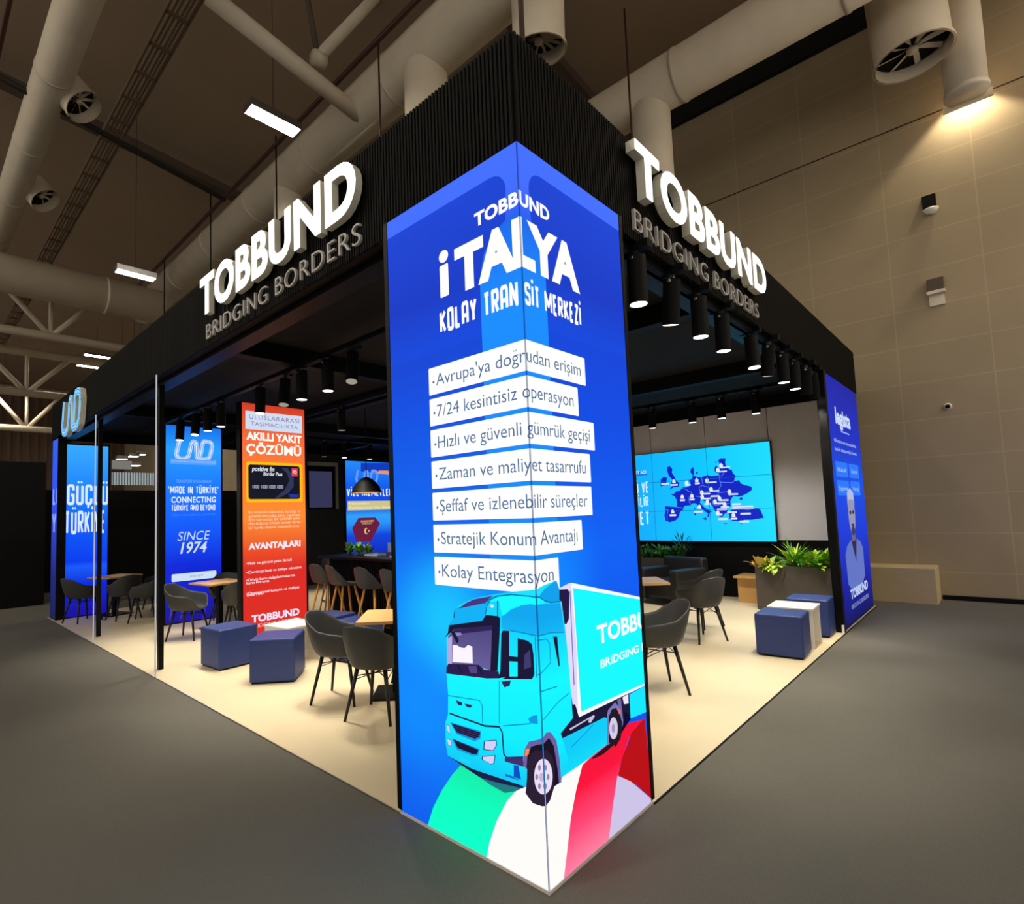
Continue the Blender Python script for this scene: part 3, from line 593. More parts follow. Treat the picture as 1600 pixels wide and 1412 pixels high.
# orange totem
Y = 6.24; f = pxy(Y); a = Art(); u0, u1 = 1.362, 2.345
a.rect(u0, 0, u1, 3.45, glow_ramp('orange_screen', [(.2,(222,42,32)),(1.0,(222,42,34)),(1.25,(236,74,36)),(1.75,(254,140,46)),(2.4,(255,128,52)),(2.9,(250,108,56)),(3.45,(206,56,38))]))
K = lambda x, y: f(375+x/7.43, 610+y/7.43)
a.poly([K(62,232),K(718,300),K(718,500),K(62,445)], (206,222,245))
J = lambda x, y: (375+x/7.43, 610+y/7.43)
trect(a, text2d('ULUSLARARASI', .0, .06), (150,108,150), f, J(105,320), J(685,385), J(105,270)); trect(a, text2d('TAŞIMACILIKTA', .0, .06), (150,108,150), f, J(125,400), J(670,455), J(125,355))
trect(a, text2d('AKILLI YAKIT', .045, .0), W, f, J(72,575), J(715,600), J(72,490)); trect(a, text2d('ÇÖZÜMÜ', .035, .02), W, f, J(72,730), J(710,752), J(72,625))
p, q = K(72,1300), K(722,850); a.rect(p[0], p[1], q[0], q[1], (255,190,10), .03); p, q = K(97,1262), K(690,880); a.rect(p[0], p[1], q[0], q[1], (18,20,36), .035)
a.poly([K(480,905),K(550,900),K(620,1000),(K(622,1110)),K(560,1190),K(420,1262),K(390,1262),K(520,1150),K(572,1040),K(545,960)], (48,54,88))
trect(a, text2d('positive fin', .02), (235,235,245), f, J(140,945), J(395,925), J(140,895), .1); trect(a, text2d('Border Pass', .02), (235,235,245), f, J(270,985), J(488,990), J(270,945), .1)
p, q = K(598,995), K(668,905); a.rect(p[0], p[1], q[0], q[1], (226,60,96)); trect(a, text2d('PO', .02), W, f, J(610,965), J(655,965), J(610,930))
trect(a, text2d('1000 1000 1000 1000', .0), (200,205,225), f, J(145,1135), J(500,1138), J(145,1095)); trect(a, text2d('TOBBUND', .02), (40,70,220), f, J(560,1240), J(680,1240), J(560,1205))
JJ = lambda x, y: (375+x/6.42, 780+y/6.42)
for (y, s, x1) in ((140,'Bu sistemle ödemeniz karşılığı ve',605), (178,'güvenli akaryakıt alımı yapılması',600), (212,'için sorunsuz bir şekilde yurt',600), (250,'dışı ödeme imkanı sunan ve bu',605), (292,'bir kartla ulaşıma ödeyebilirsiniz.',595)): trect(a, text2d(s, .0), (255,214,190), f, JJ(85,y), JJ(x1,y-8), JJ(85,y-28))
trect(a, text2d('AVANTAJLARI', .045), (244,236,250), f, JJ(82,500), JJ(605,468), JJ(82,440))
for (y, s, x1) in ((648,'•Hızlı ve güvenli yakıt ikmali',515), (730,'•Çevrimiçi limit ve bakiye yönetimi',612), (808,'•Döviz kuru dalgalanmalarına',548), (852,'  karşı koruma',290), (935,'•Operasyonel kolaylık ve maliyet',592), (975,'  tasarrufu',230)): trect(a, text2d(s, .012), (252,232,236), f, JJ(62,y), JJ(x1,y-25), JJ(62,y-26))
trect(a, text2d('TOBBUND', .04), (240,228,250), f, JJ(112,1228), JJ(592,1160), JJ(112,1160)); trect(a, text2d('BRIDGING BORDERS', .0), (244,190,190), f, JJ(112,1290), JJ(592,1212), JJ(112,1255))
totem('led_totem', 'orange and red LED totem with a dark payment card picture', 'y', Y, u0, u1, 0, 3.42, a, .12)
# SINCE totem
Y = 8.75; f = pxy(Y); a = Art(); u0, u1 = 1.13, 2.06
a.rect(u0, 0, u1, 3.45, glow_ramp('since_screen', [(.1,(26,20,150)),(.5,(14,28,196)),(1.0,(10,40,220)),(1.6,(16,88,250)),(2.4,(28,124,255)),(3.0,(40,160,255)),(3.45,(20,110,235))]))
J = lambda x, y: (230+x/6.4, 580+y/6.4); JJ = lambda x, y: (230+x/6.4, 800+y/6.4)
p, q = f(*J(300,870)), f(*J(640,705)); logo_und(a, (p[0]+q[0])/2, (p[1]+q[1])/2, (q[0]-p[0]), q[1]-p[1], (214,232,255), (44,130,250))
p, q = f(*J(230,925)), f(*J(690,890)); a.rect(p[0], p[1], q[0], q[1], (90,160,250))
trect(a, text2d('ULUSLARARASI NAKLİYECİLER DERNEĞİ', .0), (170,205,255), f, J(240,915), J(685,912), J(240,895))
trect(a, text2d('TRANSPORTATION BRAND', .0), (120,170,255), f, J(285,1115), J(645,1115), J(285,1085))
trect(a, block2d('"MADE IN TÜRKİYE"', .36, .12, .08), LB, f, J(210,1225), J(710,1222), J(210,1150)); trect(a, text2d('CONNECTING', .03, .06), LB, f, J(240,1312), J(685,1308), J(240,1255)); trect(a, block2d('TÜRKİYE AND BEYOND', .36, .12, .08), LB, f, J(245,1395), J(680,1390), J(245,1335))
trect(a, text2d('yılların deneyimi ile yanınızda', .0), (60,130,255), f, JJ(240,40), JJ(680,32), JJ(240,12))
trect(a, text2d('SINCE', .0), (190,214,255), f, JJ(300,285), JJ(612,272), JJ(300,195), .2); trect(a, text2d('1974', .02), (205,222,255), f, JJ(330,412), JJ(585,396), JJ(330,305), .2)
p, q = f(*JJ(243,700)), f(*JJ(690,580)); a.rect(p[0], p[1], q[0], q[1], (206,224,244), .02); trect(a, text2d('und.org.tr', -.002), (120,140,170), f, JJ(425,645), JJ(560,640), JJ(425,620))
for k in range(5):
    p = f(*JJ(215+k*110,1030)); a.poly([(p[0],p[1]-.1),(p[0]+.03,p[1]+.12),(p[0]+.07,p[1]+.17),(p[0]+.05,p[1])], (60,50,190))
totem('led_totem', 'blue LED totem reading since 1974 behind a small wooden table', 'y', Y, u0, u1, 0, 3.42, a)
# far corner tower
Y = 11.3; f = pxy(Y); a = Art(); u0, u1 = .17, .86
a.rect(u0, 0, u1, 3.3, glow_ramp('far_screen', [(.1,(24,16,160)),(.6,(10,40,215)),(.95,(24,90,250)),(1.05,(8,60,240)),(1.7,(10,90,250)),(2.4,(20,130,255)),(3.3,(56,170,255))]))
J = lambda x, y: (0+x/6.4, 580+y/6.4); JJ = lambda x, y: (60+x/6.4, 800+y/6.4)
trect(a, block2d('GÜÇLÜ', .3, .1, .06), (216,234,255), f, J(668,1340), J(1085,1332), J(668,1130)); trect(a, block2d('TÜRKİYE', .3, .1, .06), (216,234,255), f, JJ(270,222), JJ(655,210), JJ(270,-15))
o = totem('led_tower', 'far end LED tower reading strong Türkiye in pale letters on blue', 'y', Y, u0, u1, 0, 3.32, a, .42)
f = pxx(0.03); a = Art()
a.rect(-11.72, 0, -11.24, 3.4, glow_ramp('far_side_screen', [(0,(18,26,80)),(.8,(24,34,120)),(1.5,(40,60,190)),(2.2,(40,80,240)),(3.4,(50,96,240))]))
trect(a, block2d('LÜ', .3, .1, .06), (150,170,235), f, J(528,1330), J(600,1335), J(528,1160)); trect(a, block2d('YE', .3, .1, .06), (140,165,235), f, JJ(135,215), JJ(215,218), JJ(135,5))
MB().box((.03,11.22,0), (.17,11.75,3.42)).build('corner_post', BLACK, o); a.build('side_screen', lambda u, v, h: (.03-h, -u, v), o, (-11.72, .02, -11.24, 3.4))
# right end panel on the shorter aisle side
f = (lambda x, y: (lambda p: (p.x, p.z))(at('y', .02, x, y))); a = Art(); u0, u1 = 6.5, 8.72
a.rect(u0, 0, u1, 3.43, glow_ramp('end_screen', [(0,(8,14,84)),(.5,(16,26,160)),(1.2,(20,56,215)),(2.0,(20,78,230)),(2.6,(22,46,195)),(3.43,(26,32,160))]))
cx_ = 7.55
a.text(fit(text2d('legista', .04), 7.0, 2.78, 8.05, 3.0, .69), (206,222,250)); a.rect(7.3, 2.67, 7.9, 2.69, (150,180,245))
for v, s in ((2.5,'Uluslararası taşımacılıkta'), (2.38,'hukuk danışmanlığı hizmeti')): a.text(fit(text2d(s), 6.8, v, 8.35, v+.05), (190,210,250))
for (b0, b1, v) in ((6.75,7.55,2.02), (7.65,8.4,2.02), (6.75,7.55,1.76), (7.65,8.4,1.76)): a.rect(b0, v, b1, v+.21, (40,120,250), .03)
for (b0, b1, v, s) in ((6.85,7.45,2.09,'Hukuk'), (7.8,8.25,2.09,'Gümrük'), (6.85,7.45,1.83,'Sigorta'), (7.8,8.25,1.83,'Vergi')): a.text(fit(text2d(s), b0, v, b1, v+.06), (170,205,255))
a.poly([(cx_-.62,.55),(cx_-.66,.95),(cx_-.5,1.06),(cx_-.2,1.13),(cx_+.2,1.13),(cx_+.5,1.06),(cx_+.66,.95),(cx_+.62,.55),(cx_+.3,.4),(cx_-.3,.4)], (96,116,196))
a.poly([(cx_-.2,1.13),(cx_+.2,1.13),(cx_+.05,.8)], (44,40,72)); a.poly([(cx_-.12,1.1),(cx_-.14,1.3),(cx_+.14,1.3),(cx_+.12,1.1)], (110,100,130)); a.ell(cx_, 1.5, .24, .31, (150,150,178)); a.poly([(cx_-.25,1.6),(cx_-.22,1.8),(cx_,1.87),(cx_+.22,1.8),(cx_+.25,1.6),(cx_+.18,1.7),(cx_-.18,1.7)], (180,188,222))
for s in (-1,1): a.rect(cx_+s*.1-.06, 1.49, cx_+s*.1+.06, 1.54, (34,30,60))
a.rect(cx_-.09, 1.32, cx_+.09, 1.35, (40,34,70)); a.ell(cx_, 1.25, .13, .07, (60,54,92))
a.text(fit(text2d('TOBBUND', .04), 7.0, .34, 8.3, .46), (200,214,250)); a.text(fit(text2d('BRIDGING BORDERS', .0), 7.0, .2, 8.3, .26), (150,165,220))
o = totem('led_billboard', 'dark blue LED billboard with a man in a suit by the hall wall', 'y', .02, u0, u1, 0, 3.43, a, .1, frame=.02)
MB().box((6.38,-.0,0), (6.48,.09,3.43)).build('side_post', BLACKG, o)
# visa poster and monitor on the far wall
Y = LY-.28; f = pxy(Y); a = Art(); u0, u1 = 6.49, 8.2; J = lambda x, y: (420+x/8, 600+y/8); JJ = lambda x, y: (420+x/8, 760+y/8)
a.rect(u0, .5, u1, 3.3, glow_ramp('visa_screen', [(.6,(14,40,190)),(1.2,(20,70,220)),(1.55,(44,150,250)),(1.75,(50,160,250)),(2.0,(16,60,215)),(2.6,(20,96,240)),(3.3,(40,140,250))]))
a.poly([f(*J(1180,985)),f(*J(1500,1090)),f(*J(1500,1130)),f(*J(1300,1110))], (240,150,90)); a.poly([f(*J(1150,985)),f(*J(1500,985)),f(*J(1500,1080)),f(*J(1380,1080)),f(*J(1340,1110)),f(*J(1150,1090))], (18,60,190))
p, q = f(*J(1100,1230)), f(*J(1350,1085)); logo_und(a, (p[0]+q[0])/2, (p[1]+q[1])/2, q[0]-p[0], q[1]-p[1], (120,180,255), (22,80,225))
trect(a, block2d('VİZE HİZMETLERİ', .36, .12, .08), (226,240,255), f, J(975,1400), J(1560,1400), J(975,1300))
p, q = f(*JJ(985,300)), f(*JJ(1600,175)); a.rect(p[0], p[1], q[0], q[1], (206,196,140)); trect(a, text2d('Profesyonel vize destek', .02), (235,228,190), f, JJ(1005,275), JJ(1560,275), JJ(1005,240)); trect(a, text2d('hizmetleri', .02), (235,228,190), f, JJ(1005,225), JJ(1250,225), JJ(1005,195))
a.poly([f(*JJ(1040,520)),f(*JJ(1120,390)),f(*JJ(1330,385)),f(*JJ(1390,460)),f(*JJ(1300,640)),f(*JJ(1280,690)),f(*JJ(1090,690))], (106,30,64)); trect(a, text2d('PASAPORT', .03), (206,170,120), f, JJ(1150,445), JJ(1310,445), JJ(1150,420)); trect(a, text2d('PASSPORT', .02), (206,170,120), f, JJ(1165,470), JJ(1290,470), JJ(1165,452))
c_ = f(*JJ(1220,555)); a.ell(*c_, .075, .09, (226,196,120)); a.ell(c_[0]+.03, c_[1], .055, .07, (106,30,64)); a.ell(c_[0]+.08, c_[1], .02, .03, (226,196,120))
totem('led_poster', 'blue lit visa service poster with a maroon passport on the far wall', 'y', Y, u0, u1, .55, 3.28, a, .05, cat='poster')
o = empty('wall_monitor', label='dark portrait monitor with a pale frame on the far wall', cat='monitor'); p, q = f(482,796), f(528,723)
MB().box((p[0],Y,p[1]), (q[0]-.12,Y+.05,q[1]-.12)).build('monitor_body', BLACKG, o); MB().box((p[0]+.03,Y-.006,p[1]+.05), (q[0]-.2,Y,q[1]-.25)).build('display', glow((52, 52, 84), 1), o); MB().box((p[0],Y,q[1]-.1), (q[0],Y+.04,q[1])).box((q[0]-.07,Y,p[1]), (q[0],Y+.04,q[1]-.1)).build('frame', mat('frame_grey', (150, 146, 138), .5), o)
# video wall on the rear wall
X = 8.52; f = (lambda x, y: (lambda p: (-p.y, p.z))(at('x', X, x, y))); a = Art()
vu1 = f(1202,690)[0]; vt = (f(1200,690)[1]+f(985,712)[1])/2; vb = (f(1215,845)[1]+f(990,845)[1])/2; cw = 1.09; vu0 = vu1-3*cw
a.rect(vu0, vb, vu1, vt, glow_ramp('map_screen', [(vu1*-1,(30,222,255)),(-vu1+1.2,(12,200,255)),(-vu0,(16,160,255))], axis=1))
M = lambda x, y: f(1020+x/8, 700+y/8)
MAPB = (8, 34, 196)
for pts in ([(150,725),(290,735),(320,745),(385,745),(380,770),(340,800),(325,860),(290,900),(215,925),(160,905),(145,840),(155,790)],
 [(220,575),(270,570),(280,545),(340,530),(370,490),(420,490),(460,470),(470,420),(430,420),(490,380),(500,340),(470,300),(475,260),(510,235),(515,300),(510,345),(560,360),(610,360),(690,335),(720,350),(820,340),(830,320),(780,300),(770,260),(785,215),(830,250),(850,250),(840,210),(815,150),(850,125),(910,125),(905,180),(915,230),(960,265),(990,275),(1000,310),(1040,350),(1020,380),(1025,410),(1080,400),(1100,440),(1150,460),(1235,480),(1240,520),(1190,560),(1110,600),(1060,605),(1010,600),(990,620),(970,660),(975,720),(930,760),(950,800),(900,820),(870,860),(830,850),(790,800),(765,760),(745,720),(690,680),(640,660),(600,640),(590,680),(650,745),(740,795),(710,810),(700,860),(680,860),(690,820),(620,765),(560,720),(540,690),(500,690),(470,715),(400,720),(385,745),(300,735),(300,650),(270,600)],
 [(945,800),(1000,760),(1100,765),(1200,770),(1300,750),(1340,760),(1390,870),(1330,880),(1240,895),(1150,895),(1090,910),(1000,910),(960,880)],
 [(180,235),(215,225),(245,260),(240,310),(265,345),(290,400),(335,440),(325,480),(260,490),(205,520),(240,470),(230,430),(250,400),(225,370),(200,350),(190,310),(175,280)],
 [(100,390),(140,355),(180,370),(170,430),(150,460),(100,480)], [(535,300),(560,295),(565,320),(545,325)], [(515,745),(530,745),(530,770),(518,770)], [(522,800),(540,800),(540,840),(522,840)], [(615,880),(670,865),(670,900)], [(1080,625),(1110,610),(1130,630),(1100,655)], [(780,170),(800,165),(795,185),(782,185)], [(890,935),(930,940),(925,948),(890,942)], [(1090,945),(1120,935),(1110,950)]):
    a.poly([M(*p) for p in pts], MAPB)
for pts in ([(370,500),(430,520),(440,540),(485,550),(480,590),(450,620),(460,680),(480,700)], [(610,365),(630,460),(580,490),(590,530),(640,550),(700,545)], [(630,470),(700,490),(720,520)], [(830,330),(840,400),(855,470),(820,520),(810,560),(930,545),(970,600)], [(840,425),(1000,430),(1025,400)], [(850,350),(890,320),(880,290)], [(740,600),(750,700),(790,720),(860,700),(960,690)], [(160,770),(195,770),(180,850),(185,900)], [(300,738),(385,748)], [(540,600),(600,610)]):
    a.line([M(*p) for p in pts], .008, (110,140,250))
for (x, y, w_) in ((160,445,100),(270,460,90),(440,460,70),(560,440,60),(735,428,130),(375,650,60),(495,640,60),(255,838,80),(775,535,120),(660,570,120),(665,630,120),(780,600,110),(890,650,120),(830,690,120),(690,698,80),(1010,575,120),(910,240,120),(870,292,120),(905,735,100),(870,765,130),(575,795,110),(995,800,120),(1165,818,130),(885,885,120),(1020,880,80),(1150,915,120),(840,830,70),(1130,755,290),(1130,730,260),(1050,700,110)):
    p, q = M(x-w_/2, y+13), M(x+w_/2, y-13); a.rect(p[0], p[1], q[0], q[1], (214,228,250), .01)
for (x, y) in ((270,420),(430,435),(555,405),(375,610),(495,600),(255,795),(690,670),(905,705),(590,735),(1015,840),(685,405),(860,220),(820,275),(735,515),(620,555),(625,610),(840,630),(785,670),(965,545),(820,810)):
    p = M(x, y); a.poly([(p[0]-.032,p[1]-.03),(p[0]+.032,p[1]-.03),(p[0]+.032,p[1]+.02),(p[0],p[1]+.05),(p[0]-.032,p[1]+.02)], (226,236,252))
J = lambda x, y: (970+x/6.14, 600+y/6.14)
p, q = f(*J(50,890)), f(*J(258,835)); a.rect(p[0], p[1], q[0], q[1], (0,120,225)); trect(a, text2d('HİZMET AĞI', .03), (200,240,255), f, J(70,870), J(250,862), J(70,842))
for s, x0, y0, y1, x1 in (('GÜÇLÜ VE',2,1050,945,270), ('GÜVENİLİR',5,1180,1085,275), ('HİZMET',-10,1352,1222,280)): trect(a, block2d(s, .36, .11, .09), (200,240,255), f, J(x0,y0), J(x1,y0), J(x0,y1))
for k in (1, 2): a.rect(vu0+k*cw-.004, vb, vu0+k*cw+.004, vt, (4,100,170)); a.rect(vu0, vb+(vt-vb)*k/3-.004, vu1, vb+(vt-vb)*k/3+.004, (4,100,170))
totem('video_wall', 'large cyan video wall with a map of Europe on the rear wall', 'x', X, vu0, vu1, vb, vt, a, .08, cat='video wall', frame=.01)

# ------------------------------------------------------------------ lit signs on the fascia
FACE = glow((255, 254, 252), 1.6); FACEB = glow((120, 190, 255), 1.2)
def letters(root, glyphs, fn, depth, side, face, name='letter'):
    for v, fc in glyphs:
        b = MB().bm; V = [b.verts.new((p[0], p[1], 0)) for p in v]
        for q_ in fc:
            try: b.faces.new([V[i] for i in q_])
            except ValueError: pass
        bmesh.ops.remove_doubles(b, verts=b.verts, dist=1e-5)
        fb = b.copy() if face else None
        r_ = bmesh.ops.extrude_face_region(b, geom=b.faces[:]); 
        for x in r_['geom']:
            if isinstance(x, bmesh.types.BMVert): x.co.z = depth
        for x in b.verts: x.co = fn(*x.co)
        mb = MB(); mb.bm.free(); mb.bm = b; o = mb.build(name, side, root)
        if face:
            for x in fb.verts: x.co = fn(x.co.x, x.co.y, depth+.004)
            mb = MB(); mb.bm.free(); mb.bm = fb; mb.build('lit_face', face, o)
fl_ = lambda u, v, h: (-.02-h, -u, v); fr_ = lambda u, v, h: (u, -.02-h, v)
sg = empty('illuminated_sign', label='glowing white name letters on the longer fascia side', cat='sign')
letters(sg, fit(text2d('TOBBUND', .035, .03), -3.87, 3.685, -1.25, 4.03), fl_, .05, SIGNSIDE, FACE)
sg = empty('illuminated_sign', label='glowing white name letters on the shorter fascia side above the spotlights', cat='sign')
letters(sg, fit(text2d('TOBBUND', .035, .03), 1.1, 3.69, 3.74, 4.0), fr_, .06, SIGNSIDE, FACE)
sg = empty('tagline_sign', label='thin grey tagline letters on the longer fascia side', cat='sign')
letters(sg, fit(text2d('BRIDGING BORDERS', -.012, .05), -3.885, 3.475, -1.3, 3.62), lambda u, v, h: (.008-h, -u, v), .02, TAGM, None)
sg = empty('tagline_sign', label='thin grey tagline letters on the shorter fascia side', cat='sign')
letters(sg, fit(text2d('BRIDGING BORDERS', -.012, .05), 1.185, 3.475, 3.695, 3.62), lambda u, v, h: (u, .008-h, v), .02, TAGM, None)
sg = empty('logo_sign', label='glowing blue ribbon logo at the far end of the fascia', cat='sign')
g_ = Art(); logo_und(g_, 0, 0, 1.3, .56, (140,222,255), (50,116,255)); 
c_ = Vector((-.075, 9.57, 3.62)); g_.build('lit_face', lambda u, v, h: (c_.x-h, c_.y-u, c_.z+v), sg, (-2,-2,2,2), .002)
path = [((x-.5)*1.3+(y-.5)*.18*.56, (y-.5)*.56) for x, y in [(.02,1),(.0,.25),(.05,.06),(.14,0),(.26,.0),(.35,.1),(.37,.3),(.37,.8),(.42,.96),(.5,.9),(.6,.12),(.68,.0),(.86,0),(.97,.1),(1,.3),(1,.75),(.95,.94),(.86,1),(.72,1),(.7,.85),(.7,.12)]]
mb = MB(); v, fc = stroke(path, .56*.22); V = [[mb.bm.verts.new((-h, c_.y-u, c_.z+vv)) for u, vv in v] for h in (.0, .072)]
for q_ in fc:
    n_ = len(q_); mb.bm.faces.new([V[1][i] for i in q_])
    for i in range(n_): mb.bm.faces.new([V[0][q_[i]], V[0][q_[(i+1)%n_]], V[1][q_[(i+1)%n_]], V[1][q_[i]]])
mb.build('ribbon_body', SIGNSIDE, sg)

# ------------------------------------------------------------------ spotlights and tracks
LENS = glow((255, 250, 240), 1).copy(); LENS.name = 'spot_lens'; LENS.node_tree.nodes['Principled BSDF'].inputs['Emission Strength'].default_value = 4
DIM = glow((206, 196, 176), .55)
def make_spot(lit=True):
    o = empty('track_spotlight'); 
    MB().box((-.035,-.1,.0), (.035,.1,.05)).build('track_adapter', BLACK, o); MB().box((-.014,-.014,-.06), (.014,.014,.0)).tube((-.065,0,-.06),(.065,0,-.06),.012).build('bracket', CHROME, o)
    hd = MB().tube((0,0,-.035), (0,0,-.36), .062, n=24, cap=False).tube((0,0,-.035), (0,0,-.04), .062, n=24).tube((0,0,-.352), (0,0,-.353), .054, n=20).build('spot_head', BLACK, o)
    MB().tube((0,0,-.356), (0,0,-.358), .055, m=LENS if lit else DIM, n=24).build('lens', LENS, hd); return o
SP = bpy.data.lights.new('spot', 'SPOT'); SP.energy = SPOT_W; SP.color = (1, .9, .73); SP.spot_size = R(72); SP.spot_blend = .6; SP.shadow_soft_size = .05
SPL = SP.copy(); SPL.energy = SPOT_W*1.75; SPW = SP.copy(); SPW.energy = SPOT_W*1.0; SPW.spot_size = R(150); SPW.color = (1, .95, .92)
protos = {}
def spot(x, y, zl, label, group, tilt=(0,0), lit=True, data=None):
    """zl: height of the lens; the head tilts about the bracket"""
    if lit not in protos: protos[lit] = o = make_spot(lit)
    else: o = copy_tree(protos[lit])
    tag(o, label, 'spotlight', group); hd = [c for c in o.children if c.name.startswith('spot_head')][0]
    hd.rotation_euler = (tilt[0], tilt[1], 0)
    d = Matrix.Rotation(tilt[1], 3, 'Y') @ Matrix.Rotation(tilt[0], 3, 'X') @ Vector((0,0,-.36)) 
    o.location = (x-d.x, y-d.y, zl+.36)
    if True:
        lo = bpy.data.objects.new('spot', data or SP); COL.objects.link(lo); lo.parent = hd; lo.location = (0,0,-.37)
    return o
row = [(998,476,0),(1048,510,.16),(1095,527,0),(1131,549,0),(1179,575,-.08),(1199,589,.14),(1225,598,0),(1243,608,0),(1261,618,.1),(1274,624,.02)]
for i, (x, y, t) in enumerate(row):
    p = at('z', 3.02, x, y); spot(p.x, p.y, 3.02, 'black track spotlight along the shorter aisle side, %s from the LED tower' % ORD[i], 'spotlights along the shorter aisle side', (t, (-t, -.3)[i > 7]))
o = empty('lighting_track', label='black lighting track along the shorter aisle side', cat='lighting track'); MB().box((1.1,.07,3.38), (LX-2.4,.15,3.43)).build('rail', BLACK, o)
rowL = [(550,599,-.3,0),(505,610,.0,1),(467,624,0,1),(442,634,-.25,0),(402,646,-.12,1),(339,666,0,1),(319,673,0,1),(302,680,-.2,1),(280,688,-.12,1)]
for i, (x, y, t, lit) in enumerate(rowL):
    p = at('z', 3.02, x, y); spot(1.03, p.y, 3.02, 'black track spotlight along the longer aisle side, %s from the LED tower' % ORD[i], 'spotlights along the longer aisle side', (t*.7, -t*.7), bool(lit), SPL)
o = empty('lighting_track', label='black lighting track along the longer aisle side', cat='lighting track'); MB().box((.995,1.3,3.38), (1.065,9.6,3.43)).build('rail', BLACK, o)
for i, (x, y) in enumerate(((1178,645),(1125,653),(1081,660),(1020,669))):
    p = at('z', 3.02, x, y); spot(6.75, p.y, 3.02, 'small black spotlight before the video wall, %s from the shorter aisle' % ORD[i], 'spotlights before the video wall', data=SPW)
o = empty('lighting_track', label='black lighting track before the video wall', cat='lighting track'); MB().box((6.715,.5,3.38), (6.785,7.5,3.43)).build('rail', BLACK, o)
for i, (x, y, lit) in enumerate(((530,672,0),(509,713,0),(545,714,1),(580,717,1))):
    p = at('z', 3.02, x, y); spot(2.58 if i == 0 else p.x, p.y if i == 0 else 8.8, 3.02, ['dim spotlight above the bar stools', 'dim spotlight above the wall monitor', 'bright spotlight beside the visa poster', 'bright spotlight above the visa poster'][i], 'spotlights deep inside the stand', lit=bool(lit))
# further spotlights over the lounge, out of sight above the sign
for i, (x, y) in enumerate(((2.58,1.9),(4.9,3.4),(2.58,3.6),(4.9,6.5))): spot(x, y, 3.02, 'black spotlight over the middle of the lounge, %s of four' % ORD[i], 'spotlights over the lounge middle')

for (lo, hi, lab) in (((2.545,1.5,3.38),(2.615,6.6,3.43),'black lighting track over the bar stools'), ((4.865,2.8,3.38),(4.935,7.4,3.43),'black lighting track over the lounge middle'), ((3.8,8.765,3.38),(7,8.835,3.43),'black lighting track before the far wall')):
    o = empty('lighting_track', label=lab, cat='lighting track'); MB().box(lo, hi).build('rail', BLACK, o)
# ------------------------------------------------------------------ chairs
def shell_mesh(rim, base=.2, rad=(.285, .29), seat=.44, n=48):
    """a moulded tub: seat pan in the middle, walls rising to a rim whose height depends on the direction (x = front)"""
    mb = MB(); bm = mb.bm; rows = []; T = [0,.3,.6,.85,1.0]; 
    prof = [(0,0),(.45,-.006),(.8,0),(.95,.03),(1.04,.1),(1.12,.22),(1.2,.45),(1.27,.75),(1.31,1.0)]
    cen = bm.verts.new((.0,0,seat-.012))
    for k, (rr, hh) in enumerate(prof[1:]):
        ring = []
        for i in range(n):
            t = 2*pi*i/n; h = rim(t)-seat
            g = min(1, h/.36); r_ = base*(rr if rr <= .95 else .95+(rr-.95)*(.45+.55*g))
            e = 2.6; cx, sy = cos(t), sin(t); q_ = (abs(cx)**e+abs(sy)**e)**(-1/e)
            lean = -.05*hh*max(0, -cx)*g
            ring.append(bm.verts.new((r_*q_*cx*1.06+lean, r_*q_*sy*1.04, seat-.012+(hh if hh < .03 and False else hh)*h if k > 1 else seat-.012)))
        rows.append(ring)
    for i in range(n): bm.faces.new([cen, rows[0][i], rows[0][(i+1)%n]])
    for A, B in zip(rows, rows[1:]):
        for i in range(n): bm.faces.new([A[i], B[i], B[(i+1)%n], A[(i+1)%n]])
    for f_ in bm.faces: f_.smooth = True
    return mb
def arm_rim(t):
    a = abs((t+pi) % (2*pi)-pi)*180/pi      # 0 = front, 180 = back
    pts = [(0,.455),(28,.47),(42,.56),(58,.645),(85,.66),(110,.68),(130,.745),(148,.815),(180,.835)]
    for (a0, h0), (a1, h1) in zip(pts, pts[1:]):
        if a <= a1: s = (a-a0)/(a1-a0); s = s*s*(3-2*s); return h0+(h1-h0)*s
    return .835
def stool_rim(t):
    a = abs((t+pi) % (2*pi)-pi)*180/pi
    pts = [(0,.755),(70,.77),(110,.80),(135,.94),(155,1.04),(180,1.06)]
    for (a0, h0), (a1, h1) in zip(pts, pts[1:]):
        if a <= a1: s = (a-a0)/(a1-a0); s = s*s*(3-2*s); return h0+(h1-h0)*s
    return 1.06
def finish(o, th=.014):
    m1 = o.modifiers.new('thick', 'SOLIDIFY'); m1.thickness = th; m1.offset = 0; m2 = o.modifiers.new('smooth', 'SUBSURF'); m2.levels = 1; m2.render_levels = 1
def make_chair():
    o = empty('armchair'); s = shell_mesh(arm_rim).build('seat_shell', SHELL, o); finish(s, .018)
    for sx in (1,-1):
        for sy in (1,-1): MB().tube((sx*.13,sy*.13,.435), (sx*.215,sy*.215,0),   .019, .012, n=10).build('leg', STEEL, o)
    mb = MB()
    for (a, b) in (((.15,.15),(-.15,-.15)),((.15,-.15),(-.15,.15))): mb.tube((*a,.36), (*b,.36), .005, n=6)
    for k in (0,1,2,3):
        c = [(.15,.15),(-.15,.15),(-.15,-.15),(.15,-.15)]; mb.tube((*c[k],.33), (c[(k+1)%4][0]*.8,c[(k+1)%4][1]*.8,.425), .004, n=6)
    mb.build('leg_brace', STEEL, o); return o
CH0 = None
def chair(x, y, face, label, group='grey armchairs at the small tables'):
    """face: direction the sitter looks, in degrees from +x"""
    global CH0
    if CH0 is None: CH0 = o = make_chair()
    else: o = copy_tree(CH0)
    tag(o, label, 'chair', group); o.location = (x,y,0); o.rotation_euler = (0,0,R(face)); return o
def vang(x, y): return math.degrees(math.atan2(y, x))
TAB0 = None
